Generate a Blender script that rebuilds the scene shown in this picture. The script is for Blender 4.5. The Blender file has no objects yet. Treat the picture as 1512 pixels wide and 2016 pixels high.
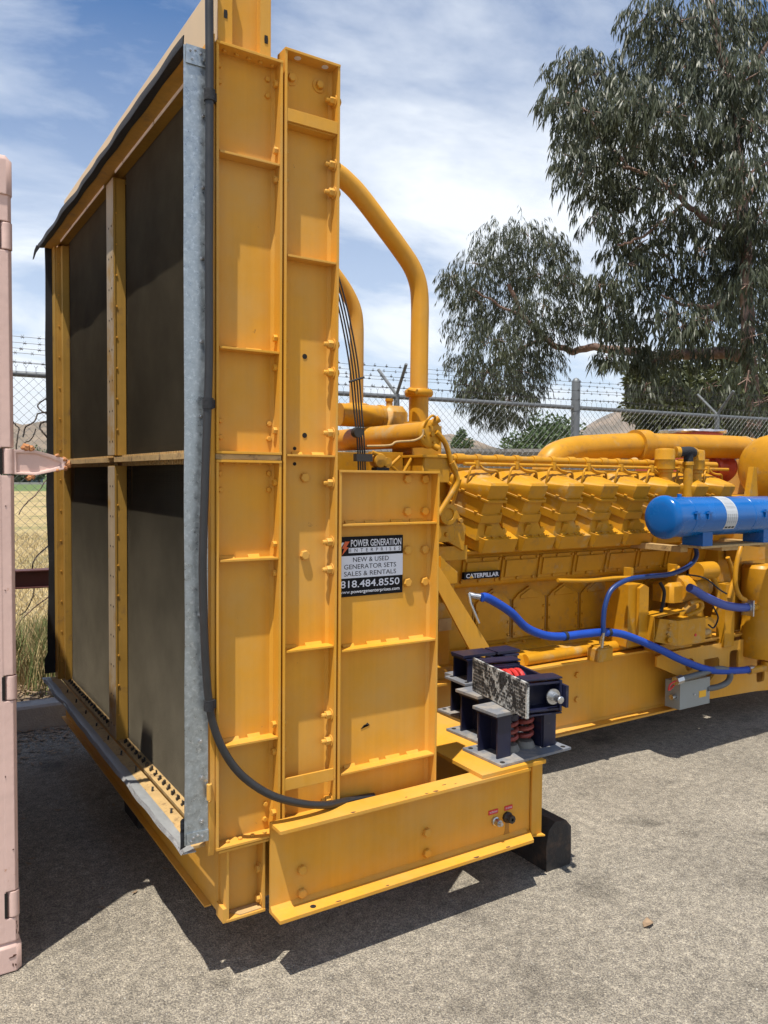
import bpy, bmesh, math, random
from mathutils import Vector, Matrix, noise

random.seed(7)
scene = bpy.context.scene
COL = scene.collection
R = math.radians

# ------------------------------------------------------------------ camera
YAW, PITCH, ROLL = 5.68983974e-01, 4.35227440e-02, 9.22183419e-03
F_PX, H_CAM = 1556.29, 1.6
fw = Vector((math.sin(YAW) * math.cos(PITCH), math.cos(YAW) * math.cos(PITCH), -math.sin(PITCH)))
rt = Vector((math.cos(YAW), -math.sin(YAW), 0))
up = rt.cross(fw)
r2 = rt * math.cos(ROLL) + up * math.sin(ROLL)
u2 = up * math.cos(ROLL) - rt * math.sin(ROLL)
cam_d = bpy.data.cameras.new('camera')
cam = bpy.data.objects.new('camera', cam_d)
COL.objects.link(cam)
cam.matrix_world = Matrix(((r2.x, u2.x, -fw.x, 0), (r2.y, u2.y, -fw.y, 0), (r2.z, u2.z, -fw.z, H_CAM), (0, 0, 0, 1)))
cam_d.sensor_fit = 'VERTICAL'
cam_d.sensor_height = 24.0
cam_d.lens = 24.0 * F_PX / 2016.0
cam_d.clip_start = 0.05
cam_d.clip_end = 8000
scene.camera = cam

# ------------------------------------------------------------------ sky, sun, exposure
SUN_TO = Vector((-1.46, -1.0, 5.4)).normalized()
w = bpy.data.worlds.new('World')
scene.world = w
w.use_nodes = True
nt = w.node_tree
for n in list(nt.nodes):
    nt.nodes.remove(n)
def wn(t, **k):
    n = nt.nodes.new(t)
    for a, b in k.items():
        setattr(n, a, b)
    return n
out = wn('ShaderNodeOutputWorld')
bg = wn('ShaderNodeBackground')
bg.inputs['Strength'].default_value = 0.062
sky = wn('ShaderNodeTexSky', sky_type='NISHITA')
sky.sun_disc = False
sky.sun_elevation = math.asin(SUN_TO.z)
sky.sun_rotation = math.atan2(SUN_TO.x, SUN_TO.y)
sky.air_density = 1.0
sky.dust_density = 0.15
sky.ozone_density = 2.0
tc = wn('ShaderNodeTexCoord')
sep = wn('ShaderNodeSeparateXYZ')
nt.links.new(tc.outputs['Generated'], sep.inputs[0])
zc = wn('ShaderNodeMath', operation='ADD')
zc.inputs[1].default_value = 0.22
nt.links.new(sep.outputs['Z'], zc.inputs[0])
zm = wn('ShaderNodeMath', operation='MAXIMUM')
zm.inputs[1].default_value = 0.05
nt.links.new(zc.outputs[0], zm.inputs[0])
dx = wn('ShaderNodeMath', operation='DIVIDE')
dy = wn('ShaderNodeMath', operation='DIVIDE')
nt.links.new(sep.outputs['X'], dx.inputs[0]); nt.links.new(zm.outputs[0], dx.inputs[1])
nt.links.new(sep.outputs['Y'], dy.inputs[0]); nt.links.new(zm.outputs[0], dy.inputs[1])
cmb = wn('ShaderNodeCombineXYZ')
nt.links.new(dx.outputs[0], cmb.inputs[0]); nt.links.new(dy.outputs[0], cmb.inputs[1])
mp = wn('ShaderNodeMapping')
mp.inputs['Rotation'].default_value = (0, 0, R(35))
mp.inputs['Scale'].default_value = (1.0, 1.9, 1.0)
mp.inputs['Location'].default_value = (2.1, 0.9, 0)
nt.links.new(cmb.outputs[0], mp.inputs[0])
n1 = wn('ShaderNodeTexNoise')
n1.inputs['Scale'].default_value = 0.9
n1.inputs['Detail'].default_value = 9
n1.inputs['Roughness'].default_value = 0.58
n1.inputs['Distortion'].default_value = 0.5
nt.links.new(mp.outputs[0], n1.inputs['Vector'])
rp = wn('ShaderNodeValToRGB')
rp.color_ramp.elements[0].position = 0.42
rp.color_ramp.elements[0].color = (0, 0, 0, 1)
rp.color_ramp.elements[1].position = 0.74
rp.color_ramp.elements[1].color = (1, 1, 1, 1)
nt.links.new(n1.outputs['Fac'], rp.inputs[0])
# the air whitens towards the horizon all round
hz = wn('ShaderNodeMapRange')
hz.inputs['From Min'].default_value = 0.0
hz.inputs['From Max'].default_value = 0.50
hz.inputs['To Min'].default_value = 0.75
hz.inputs['To Max'].default_value = 0.0
nt.links.new(sep.outputs['Z'], hz.inputs['Value'])
cs = wn('ShaderNodeMath', operation='MULTIPLY'); cs.inputs[1].default_value = 0.95
nt.links.new(rp.outputs[0], cs.inputs[0])
mxf = wn('ShaderNodeMath', operation='ADD'); mxf.use_clamp = True
nt.links.new(cs.outputs[0], mxf.inputs[0]); nt.links.new(hz.outputs[0], mxf.inputs[1])
mxs = wn('ShaderNodeMath', operation='MINIMUM'); mxs.inputs[1].default_value = 0.92
nt.links.new(mxf.outputs[0], mxs.inputs[0])
mx = wn('ShaderNodeMix', data_type='RGBA')
nt.links.new(mxs.outputs[0], mx.inputs['Factor'])
tint = wn('ShaderNodeMix', data_type='RGBA', blend_type='MULTIPLY')
tint.inputs['Factor'].default_value = 1.0
tint.inputs['B'].default_value = (0.64, 1.18, 1.62, 1)
nt.links.new(sky.outputs[0], tint.inputs['A'])
nt.links.new(tint.outputs['Result'], mx.inputs['A'])
mx.inputs['B'].default_value = (13.8, 14.4, 15.0, 1)
nt.links.new(mx.outputs['Result'], bg.inputs['Color'])
nt.links.new(bg.outputs[0], out.inputs[0])

sl = bpy.data.lights.new('sun', 'SUN')
sl.energy = 5.0
sl.angle = R(0.53)
sl.color = (1.0, 0.945, 0.855)
sun = bpy.data.objects.new('sun', sl)
sun.rotation_euler = (-SUN_TO).to_track_quat('-Z', 'Y').to_euler()
sun.location = (0, 0, 30)
COL.objects.link(sun)
vs = scene.view_settings
vs.view_transform = 'Standard'
vs.look = 'None'
vs.exposure = 0.38
vs.gamma = 1.0
vs.use_curve_mapping = False

# ------------------------------------------------------------------ materials
def new_mat(name):
    m = bpy.data.materials.new(name)
    m.use_nodes = True
    t = m.node_tree
    b = t.nodes['Principled BSDF']
    return m, t, b

def mat(name, col, rough=0.5, metal=0.0, var=0.12, vscale=6.0, streak=0.0, bump=0.0, bscale=60.0, edge=0.0,
        col2=None, c2scale=3.0, c2lo=0.62, c2hi=0.7, spec=0.5, rvar=0.1, coat=0.0, col3=None, c3scale=60, c3lo=0.7, c3hi=0.74, local=False, c2stretch=1.0):
    """paint or plain stuff: base colour with large and small mottling, optional second colour in patches
    (rust, dust, wear), optional vertical streaks, fine relief and softened edges"""
    m, t, b = new_mat(name)
    L = t.links.new
    def N(ty, **k):
        n = t.nodes.new(ty)
        for a, v in k.items():
            setattr(n, a, v)
        return n
    if local:
        pos = N('ShaderNodeTexCoord').outputs['Object']
    else:
        pos = N('ShaderNodeNewGeometry').outputs['Position']
    nz = N('ShaderNodeTexNoise')
    nz.inputs['Scale'].default_value = vscale
    nz.inputs['Detail'].default_value = 6
    nz.inputs['Roughness'].default_value = 0.65
    L(pos, nz.inputs['Vector'])
    mr = N('ShaderNodeMapRange')
    mr.inputs['From Min'].default_value = 0.25
    mr.inputs['From Max'].default_value = 0.75
    mr.inputs['To Min'].default_value = 1 - var
    mr.inputs['To Max'].default_value = 1 + var
    L(nz.outputs['Fac'], mr.inputs['Value'])
    val = mr.outputs[0]
    if streak:
        mp = N('ShaderNodeMapping')
        mp.inputs['Scale'].default_value = (55, 55, 1.3)
        L(pos, mp.inputs[0])
        ns = N('ShaderNodeTexNoise')
        ns.inputs['Scale'].default_value = 1.0
        ns.inputs['Detail'].default_value = 3
        L(mp.outputs[0], ns.inputs['Vector'])
        mr2 = N('ShaderNodeMapRange')
        mr2.inputs['From Min'].default_value = 0.3
        mr2.inputs['From Max'].default_value = 0.7
        mr2.inputs['To Min'].default_value = 1 - streak
        mr2.inputs['To Max'].default_value = 1 + streak
        L(ns.outputs['Fac'], mr2.inputs['Value'])
        mu = N('ShaderNodeMath', operation='MULTIPLY')
        L(val, mu.inputs[0]); L(mr2.outputs[0], mu.inputs[1])
        val = mu.outputs[0]
    vm = N('ShaderNodeVectorMath', operation='SCALE')
    vm.inputs[0].default_value = col
    L(val, vm.inputs['Scale'])
    c = vm.outputs[0]
    if col2:
        n2 = N('ShaderNodeTexNoise')
        n2.inputs['Scale'].default_value = c2scale
        n2.inputs['Detail'].default_value = 8
        n2.inputs['Roughness'].default_value = 0.7
        if c2stretch != 1.0:
            mp3 = N('ShaderNodeMapping')
            mp3.inputs['Scale'].default_value = (1, 1, c2stretch)
            L(pos, mp3.inputs[0]); L(mp3.outputs[0], n2.inputs['Vector'])
        else:
            L(pos, n2.inputs['Vector'])
        m2 = N('ShaderNodeMapRange')
        m2.inputs['From Min'].default_value = c2lo
        m2.inputs['From Max'].default_value = c2hi
        L(n2.outputs['Fac'], m2.inputs['Value'])
        mix = N('ShaderNodeMix', data_type='RGBA')
        L(m2.outputs[0], mix.inputs['Factor'])
        L(c, mix.inputs['A'])
        mix.inputs['B'].default_value = (*col2, 1)
        c = mix.outputs['Result']
    if col3:
        n3 = N('ShaderNodeTexNoise')
        n3.inputs['Scale'].default_value = c3scale
        n3.inputs['Detail'].default_value = 7
        n3.inputs['Roughness'].default_value = 0.72
        L(pos, n3.inputs['Vector'])
        m3 = N('ShaderNodeMapRange')
        m3.inputs['From Min'].default_value = c3lo
        m3.inputs['From Max'].default_value = c3hi
        L(n3.outputs['Fac'], m3.inputs['Value'])
        mix3 = N('ShaderNodeMix', data_type='RGBA')
        L(m3.outputs[0], mix3.inputs['Factor'])
        L(c, mix3.inputs['A'])
        mix3.inputs['B'].default_value = (*col3, 1)
        c = mix3.outputs['Result']
    L(c, b.inputs['Base Color'])
    mr3 = N('ShaderNodeMapRange')
    mr3.inputs['From Min'].default_value = 0.3
    mr3.inputs['From Max'].default_value = 0.7
    mr3.inputs['To Min'].default_value = max(0.05, rough - rvar)
    mr3.inputs['To Max'].default_value = min(1, rough + rvar)
    L(nz.outputs['Fac'], mr3.inputs['Value'])
    L(mr3.outputs[0], b.inputs['Roughness'])
    b.inputs['Metallic'].default_value = metal
    b.inputs['Specular IOR Level'].default_value = spec
    b.inputs['Coat Weight'].default_value = coat
    b.inputs['Coat Roughness'].default_value = 0.12
    nrm = None
    if edge:
        bv = N('ShaderNodeBevel', samples=4)
        bv.inputs['Radius'].default_value = edge
        nrm = bv.outputs[0]
    if bump:
        nb = N('ShaderNodeTexNoise')
        nb.inputs['Scale'].default_value = bscale
        nb.inputs['Detail'].default_value = 5
        L(pos, nb.inputs['Vector'])
        bu = N('ShaderNodeBump')
        bu.inputs['Strength'].default_value = bump
        bu.inputs['Distance'].default_value = 0.01
        L(nb.outputs['Fac'], bu.inputs['Height'])
        if nrm:
            L(nrm, bu.inputs['Normal'])
        nrm = bu.outputs[0]
    if nrm:
        L(nrm, b.inputs['Normal'])
    return m

YC = (0.63, 0.304, 0.030)
M = {}
M['yellow'] = mat('yellow_paint', YC, 0.5, spec=0.22, var=0.10, vscale=3.0, streak=0.035, bump=0.05, bscale=14, edge=0.0025,
                  col2=(0.56, 0.33, 0.10), c2scale=1.7, c2lo=0.42, c2hi=0.74, col3=(0.25, 0.12, 0.04), c3scale=26, c3lo=0.69, c3hi=0.75)
M['trim'] = mat('pale_grey_trim', (0.34, 0.34, 0.34), 0.6, var=0.2, vscale=60)
M['stain_shade'] = mat('oil_stain_and_shade', (0.30, 0.155, 0.03), 0.35, var=0.2, vscale=20)
M['engine'] = mat('engine_yellow_paint', (0.50, 0.235, 0.012), 0.42, spec=0.25, var=0.12, vscale=9, bump=0.06, bscale=30, edge=0.005,
                  col2=(0.26, 0.15, 0.05), c2scale=12, c2lo=0.54, c2hi=0.78, col3=(0.42, 0.30, 0.14), c3scale=5, c3lo=0.56, c3hi=0.72)
M['dusty'] = mat('dusty_yellow_ledge', (0.44, 0.29, 0.12), 0.8, var=0.2, vscale=20, bump=0.2, bscale=80, edge=0.002,
                 col2=(0.13, 0.075, 0.04), c2scale=30, c2lo=0.55, c2hi=0.7)
M['rustdark'] = mat('dark_rust_chips', (0.085, 0.035, 0.022), 0.85, var=0.4, vscale=60)
M['cream'] = mat('sun_bleached_cream_paint', (0.56, 0.43, 0.27), 0.6, var=0.08, vscale=4, spec=0.25, edge=0.0025)
M['sunlit_edge'] = mat('painted_sunlit_edge', (0.80, 0.72, 0.64), 0.7, var=0.1, vscale=20)  # near-white colour stands in for sunlight on the strip
M['galv'] = mat('galvanised_sheet', (0.36, 0.40, 0.42), 0.38, metal=0.75, var=0.25, vscale=55, bump=0.05, bscale=40, rvar=0.15,
                col2=(0.50, 0.54, 0.56), c2scale=70, c2lo=0.52, c2hi=0.62)
M['greymetal'] = mat('grey_primed_steel', (0.30, 0.31, 0.31), 0.5, metal=0.3, var=0.12, vscale=30, bump=0.04)
M['fabric'] = mat('black_duct_fabric', (0.016, 0.017, 0.02), 0.85, var=0.3, vscale=25, bump=0.3, bscale=150)
M['conduit'] = mat('black_rubber_conduit', (0.022, 0.022, 0.023), 0.45, var=0.2, vscale=12)
M['steel'] = mat('zinc_plated_steel', (0.52, 0.53, 0.54), 0.32, metal=0.95, var=0.2, vscale=40)
M['darksteel'] = mat('dark_steel', (0.05, 0.045, 0.04), 0.55, metal=0.5, var=0.3, vscale=40)
M['navy'] = mat('navy_blue_paint', (0.010, 0.012, 0.036), 0.38, var=0.2, vscale=18, edge=0.002, col2=(0.10, 0.09, 0.09), c2scale=22, c2lo=0.62, c2hi=0.75)
M['plate'] = mat('dusty_grey_base_plate', (0.15, 0.16, 0.18), 0.7, var=0.2, vscale=15, edge=0.002, bump=0.1,
                 col2=(0.30, 0.27, 0.23), c2scale=9, c2lo=0.45, c2hi=0.62)
M['spring'] = mat('red_spring_paint', (0.50, 0.035, 0.030), 0.3, var=0.15, vscale=20)
M['springdusty'] = mat('dull_red_spring_paint', (0.25, 0.05, 0.04), 0.5, var=0.3, vscale=25, col2=(0.3, 0.2, 0.15), c2scale=30, c2lo=0.6, c2hi=0.75)
M['rubber'] = mat('dusty_rubber', (0.20, 0.19, 0.17), 0.85, var=0.2, vscale=20)
M['bluepaint'] = mat('glossy_blue_paint', (0.003, 0.105, 0.36), 0.25, var=0.10, vscale=5, coat=0.1, spec=0.35, bump=0.02, bscale=8)
M['hose'] = mat('blue_rubber_hose', (0.010, 0.060, 0.36), 0.5, var=0.15, vscale=12, spec=0.3)
M['hosedark'] = mat('dark_blue_rubber_hose', (0.006, 0.032, 0.15), 0.4, var=0.12, vscale=12)
M['hosefaded'] = mat('faded_blue_rubber_hose', (0.045, 0.085, 0.36), 0.5, var=0.12, vscale=12)
M['greybox'] = mat('light_grey_enamel', (0.25, 0.27, 0.265), 0.42, var=0.06, vscale=8, edge=0.002)
M['greycable'] = mat('grey_flexible_conduit', (0.11, 0.115, 0.115), 0.5, var=0.1, vscale=10)
M['amber'] = mat('amber_warning_label', (0.80, 0.42, 0.015), 0.4, var=0.05)
M['pink'] = mat('pink_container_paint', (0.68, 0.475, 0.41), 0.55, var=0.07, vscale=5, bump=0.05, bscale=20, edge=0.006,
                col2=(0.20, 0.10, 0.06), c2scale=10, c2lo=0.70, c2hi=0.74)
M['pinkrust'] = mat('pink_paint_with_rust', (0.68, 0.475, 0.41), 0.6, var=0.08, vscale=8, bump=0.10, bscale=40, edge=0.006,
                    col2=(0.42, 0.17, 0.06), c2scale=17, c2lo=0.66, c2hi=0.72)
M['rust'] = mat('orange_rust', (0.46, 0.20, 0.075), 0.85, var=0.3, vscale=40, bump=0.4, bscale=90, col2=(0.16, 0.06, 0.03), c2scale=40, c2lo=0.5, c2hi=0.65)
M['wood'] = mat('creosoted_timber', (0.022, 0.019, 0.018), 0.75, var=0.35, vscale=14, bump=0.5, bscale=60,
                col2=(0.085, 0.05, 0.032), c2scale=12, c2lo=0.5, c2hi=0.7)
M['concrete'] = mat('concrete_kerb', (0.36, 0.34, 0.31), 0.9, var=0.2, vscale=10, bump=0.4, bscale=90, col2=(0.2, 0.18, 0.16), c2scale=6, c2lo=0.55, c2hi=0.75)
M['fence'] = mat('galvanised_fence_steel', (0.17, 0.18, 0.185), 0.55, metal=0.5, var=0.15, vscale=6)
M['wire'] = mat('weathered_fence_wire', (0.16, 0.165, 0.17), 0.6, metal=0.4, var=0.15, vscale=6)
M['maroon'] = mat('maroon_painted_steel', (0.075, 0.018, 0.014), 0.5, var=0.2, vscale=8, edge=0.004)
M['red'] = mat('faded_red_paint', (0.46, 0.085, 0.06), 0.5, var=0.2, vscale=10, edge=0.004)
M['foil'] = mat('crumpled_foil_cover', (0.62, 0.60, 0.60), 0.3, metal=0.8, var=0.2, vscale=20, bump=0.5, bscale=25)
M['black'] = mat('black_print', (0.005, 0.005, 0.007), 0.5, var=0.05, spec=0.15)
M['white'] = mat('white_print', (0.66, 0.68, 0.74), 0.4, var=0.03)
M['orange'] = mat('orange_print', (0.62, 0.10, 0.02), 0.4, var=0.03)
M['redlabel'] = mat('red_label', (0.58, 0.03, 0.03), 0.4, var=0.05)
M['labelgrey'] = mat('silver_grey_label', (0.42, 0.44, 0.46), 0.45, var=0.06, vscale=30)
M['inkgrey'] = mat('grey_ink', (0.10, 0.11, 0.12), 0.5, var=0.05)
M['hole'] = mat('unlit_hole', (0.01, 0.008, 0.006), 0.9, var=0.1)
M['bark'] = mat('eucalyptus_bark', (0.17, 0.105, 0.08), 0.85, var=0.35, vscale=8, bump=0.6, bscale=25, col2=(0.34, 0.24, 0.19), c2scale=4, c2lo=0.5, c2hi=0.62, c2stretch=0.35)
M['trunkdark'] = mat('dark_bark', (0.06, 0.045, 0.035), 0.9, var=0.3, vscale=6)
M['roof'] = mat('weathered_grey_sheet_roof', (0.27, 0.26, 0.25), 0.6, metal=0.2, var=0.1, vscale=2)
M['wall'] = mat('beige_render_wall', (0.32, 0.29, 0.24), 0.85, var=0.1, vscale=2)
M['bluewall'] = mat('blue_grey_cladding', (0.12, 0.17, 0.24), 0.7, var=0.1, vscale=1)
M['glass'] = mat('dark_window_glass', (0.02, 0.025, 0.03), 0.1, var=0.05)
M['drygrass'] = mat('dry_grass_blades', (0.36, 0.275, 0.13), 0.9, var=0.3, vscale=40)
M['greengrass'] = mat('green_weed_blades', (0.13, 0.17, 0.05), 0.8, var=0.35, vscale=30)
M['litter'] = mat('dead_leaf_litter', (0.26, 0.18, 0.11), 0.85, var=0.45, vscale=60)
M['soil'] = mat('brown_soil', (0.15, 0.11, 0.075), 0.95, var=0.3, vscale=9, bump=0.8, bscale=40, col2=(0.30, 0.23, 0.14), c2scale=7, c2lo=0.5, c2hi=0.65)

def leaf_mat(name, c1, c2, rough=0.42, trans=0.25):
    m, t, b = new_mat(name)
    L = t.links.new
    pos = t.nodes.new('ShaderNodeNewGeometry')
    nz = t.nodes.new('ShaderNodeTexNoise')
    nz.inputs['Scale'].default_value = 2.2
    nz.inputs['Detail'].default_value = 10
    nz.inputs['Roughness'].default_value = 0.8
    L(pos.outputs['Position'], nz.inputs['Vector'])
    rp = t.nodes.new('ShaderNodeValToRGB')
    rp.color_ramp.elements[0].position = 0.35
    rp.color_ramp.elements[0].color = (*c1, 1)
    rp.color_ramp.elements[1].position = 0.65
    rp.color_ramp.elements[1].color = (*c2, 1)
    L(nz.outputs['Fac'], rp.inputs[0])
    L(rp.outputs[0], b.inputs['Base Color'])
    b.inputs['Roughness'].default_value = rough
    b.inputs['Specular IOR Level'].default_value = 0.5
    tr = t.nodes.new('ShaderNodeBsdfTranslucent')
    L(rp.outputs[0], tr.inputs['Color'])
    mix = t.nodes.new('ShaderNodeMixShader')
    mix.inputs[0].default_value = trans
    L(b.outputs[0], mix.inputs[1]); L(tr.outputs[0], mix.inputs[2])
    L(mix.outputs[0], t.nodes['Material Output'].inputs['Surface'])
    return m
M['euc'] = leaf_mat('eucalyptus_leaves', (0.024, 0.034, 0.018), (0.088, 0.098, 0.046), 0.48, 0.2)
M['dkleaf'] = leaf_mat('dark_green_leaves', (0.035, 0.055, 0.02), (0.085, 0.11, 0.04), 0.5, 0.25)
M['oliveleaf'] = leaf_mat('olive_green_leaves', (0.05, 0.062, 0.022), (0.125, 0.135, 0.05), 0.5, 0.3)
M['bushleaf'] = leaf_mat('mid_green_leaves', (0.05, 0.085, 0.03), (0.10, 0.15, 0.05), 0.5, 0.25)

def asphalt_mat():
    m, t, b = new_mat('aged_asphalt')
    L = t.links.new
    N = t.nodes.new
    pos = N('ShaderNodeNewGeometry').outputs['Position']
    def noise_(scale, det=6, rough=0.6):
        n = N('ShaderNodeTexNoise')
        n.inputs['Scale'].default_value = scale
        n.inputs['Detail'].default_value = det
        n.inputs['Roughness'].default_value = rough
        L(pos, n.inputs['Vector'])
        return n.outputs['Fac']
    wob = N('ShaderNodeTexNoise')
    wob.inputs['Scale'].default_value = 60
    L(pos, wob.inputs['Vector'])
    wa = N('ShaderNodeVectorMath'); wa.operation = 'SCALE'
    wa.inputs['Scale'].default_value = 0.008
    L(wob.outputs['Color'], wa.inputs[0])
    ad = N('ShaderNodeVectorMath'); ad.operation = 'ADD'
    L(pos, ad.inputs[0]); L(wa.outputs[0], ad.inputs[1])
    v = N('ShaderNodeTexVoronoi')
    v.inputs['Scale'].default_value = 135
    L(ad.outputs[0], v.inputs['Vector'])
    v2 = N('ShaderNodeTexVoronoi')
    v2.inputs['Scale'].default_value = 260
    L(ad.outputs[0], v2.inputs['Vector'])
    # per-stone tint
    bw = N('ShaderNodeRGBToBW')
    L(v.outputs['Color'], bw.inputs[0])
    cr = N('ShaderNodeValToRGB')
    e = cr.color_ramp.elements
    e[0].position = 0.10; e[0].color = (0.115, 0.103, 0.086, 1)
    e[1].position = 0.90; e[1].color = (0.50, 0.44, 0.335, 1)
    x = e.new(0.42); x.color = (0.205, 0.182, 0.150, 1)
    x = e.new(0.62); x.color = (0.30, 0.264, 0.205, 1)
    L(bw.outputs[0], cr.inputs[0])
    bw2 = N('ShaderNodeRGBToBW')
    L(v2.outputs['Color'], bw2.inputs[0])
    cr2 = N('ShaderNodeValToRGB')
    cr2.color_ramp.elements[0].position = 0.2; cr2.color_ramp.elements[0].color = (0.14, 0.125, 0.105, 1)
    cr2.color_ramp.elements[1].position = 0.85; cr2.color_ramp.elements[1].color = (0.38, 0.335, 0.258, 1)
    L(bw2.outputs[0], cr2.inputs[0])
    mix = N('ShaderNodeMix'); mix.data_type = 'RGBA'
    gate = N('ShaderNodeMapRange')
    gate.inputs['From Min'].default_value = 0.28; gate.inputs['From Max'].default_value = 0.42
    L(v.outputs['Distance'], gate.inputs['Value'])
    L(gate.outputs[0], mix.inputs['Factor'])
    L(cr.outputs[0], mix.inputs['A']); L(cr2.outputs[0], mix.inputs['B'])
    # stains and dust, metres across
    st = N('ShaderNodeMapRange')
    st.inputs['From Min'].default_value = 0.3; st.inputs['From Max'].default_value = 0.7
    st.inputs['To Min'].default_value = 0.80; st.inputs['To Max'].default_value = 1.14
    L(noise_(1.3, 7), st.inputs['Value'])
    st2 = N('ShaderNodeMapRange')
    st2.inputs['From Min'].default_value = 0.3; st2.inputs['From Max'].default_value = 0.7
    st2.inputs['To Min'].default_value = 0.72; st2.inputs['To Max'].default_value = 1.25
    L(noise_(24, 4), st2.inputs['Value'])
    mu0 = N('ShaderNodeMath'); mu0.operation = 'MULTIPLY'
    L(st.outputs[0], mu0.inputs[0]); L(st2.outputs[0], mu0.inputs[1])
    st3 = N('ShaderNodeMapRange')                      # old oil drips
    st3.inputs['From Min'].default_value = 0.60; st3.inputs['From Max'].default_value = 0.74
    st3.inputs['To Min'].default_value = 1.0; st3.inputs['To Max'].default_value = 0.55
    L(noise_(3.1, 3, 0.45), st3.inputs['Value'])
    mu = N('ShaderNodeMath'); mu.operation = 'MULTIPLY'
    L(mu0.outputs[0], mu.inputs[0]); L(st3.outputs[0], mu.inputs[1])
    sc = N('ShaderNodeVectorMath'); sc.operation = 'SCALE'
    L(mix.outputs['Result'], sc.inputs[0]); L(mu.outputs[0], sc.inputs['Scale'])
    L(sc.outputs[0], b.inputs['Base Color'])
    b.inputs['Roughness'].default_value = 0.86
    b.inputs['Specular IOR Level'].default_value = 0.35
    hsum = N('ShaderNodeMath'); hsum.operation = 'SUBTRACT'
    hsum.inputs[0].default_value = 1.0
    L(v.outputs['Distance'], hsum.inputs[1])
    h2 = N('ShaderNodeMath'); h2.operation = 'MULTIPLY_ADD'
    h2.inputs[1].default_value = -0.5
    L(v2.outputs['Distance'], h2.inputs[0]); L(hsum.outputs[0], h2.inputs[2])
    bu = N('ShaderNodeBump')
    bu.inputs['Strength'].default_value = 0.75
    bu.inputs['Distance'].default_value = 0.006
    L(h2.outputs[0], bu.inputs['Height'])
    L(bu.outputs[0], b.inputs['Normal'])
    return m
M['asphalt'] = asphalt_mat()

def field_mat():
    m, t, b = new_mat('dry_grass_field')
    L = t.links.new
    N = t.nodes.new
    pos = N('ShaderNodeNewGeometry').outputs['Position']
    n1 = N('ShaderNodeTexNoise'); n1.inputs['Scale'].default_value = 0.16; n1.inputs['Detail'].default_value = 8; n1.inputs['Roughness'].default_value = 0.65
    L(pos, n1.inputs['Vector'])
    cr = N('ShaderNodeValToRGB')
    e = cr.color_ramp.elements
    e[0].position = 0.36; e[0].color = (0.19, 0.19, 0.085, 1)
    e[1].position = 0.50; e[1].color = (0.40, 0.305, 0.15, 1)
    x = e.new(0.72); x.color = (0.47, 0.37, 0.20, 1)
    L(n1.outputs['Fac'], cr.inputs[0])
    n2 = N('ShaderNodeTexNoise'); n2.inputs['Scale'].default_value = 9; n2.inputs['Detail'].default_value = 8
    L(pos, n2.inputs['Vector'])
    mr = N('ShaderNodeMapRange'); mr.inputs['To Min'].default_value = 0.55; mr.inputs['To Max'].default_value = 1.35
    mr.inputs['From Min'].default_value = 0.3; mr.inputs['From Max'].default_value = 0.7
    L(n2.outputs['Fac'], mr.inputs['Value'])
    # a watered green strip at the far edge
    sp = N('ShaderNodeSeparateXYZ'); L(pos, sp.inputs[0])
    g = N('ShaderNodeMapRange'); g.inputs['From Min'].default_value = 74; g.inputs['From Max'].default_value = 80
    L(sp.outputs['Y'], g.inputs['Value'])
    mx = N('ShaderNodeMix'); mx.data_type = 'RGBA'
    L(g.outputs[0], mx.inputs['Factor']); L(cr.outputs[0], mx.inputs['A'])
    mx.inputs['B'].default_value = (0.12, 0.17, 0.06, 1)
    sc = N('ShaderNodeVectorMath'); sc.operation = 'SCALE'
    L(mx.outputs['Result'], sc.inputs[0]); L(mr.outputs[0], sc.inputs['Scale'])
    L(sc.outputs[0], b.inputs['Base Color'])
    b.inputs['Roughness'].default_value = 0.95
    b.inputs['Specular IOR Level'].default_value = 0.1
    bu = N('ShaderNodeBump'); bu.inputs['Strength'].default_value = 0.8; bu.inputs['Distance'].default_value = 0.05
    L(n2.outputs['Fac'], bu.inputs['Height']); L(bu.outputs[0], b.inputs['Normal'])
    return m
M['field'] = field_mat()

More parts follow.
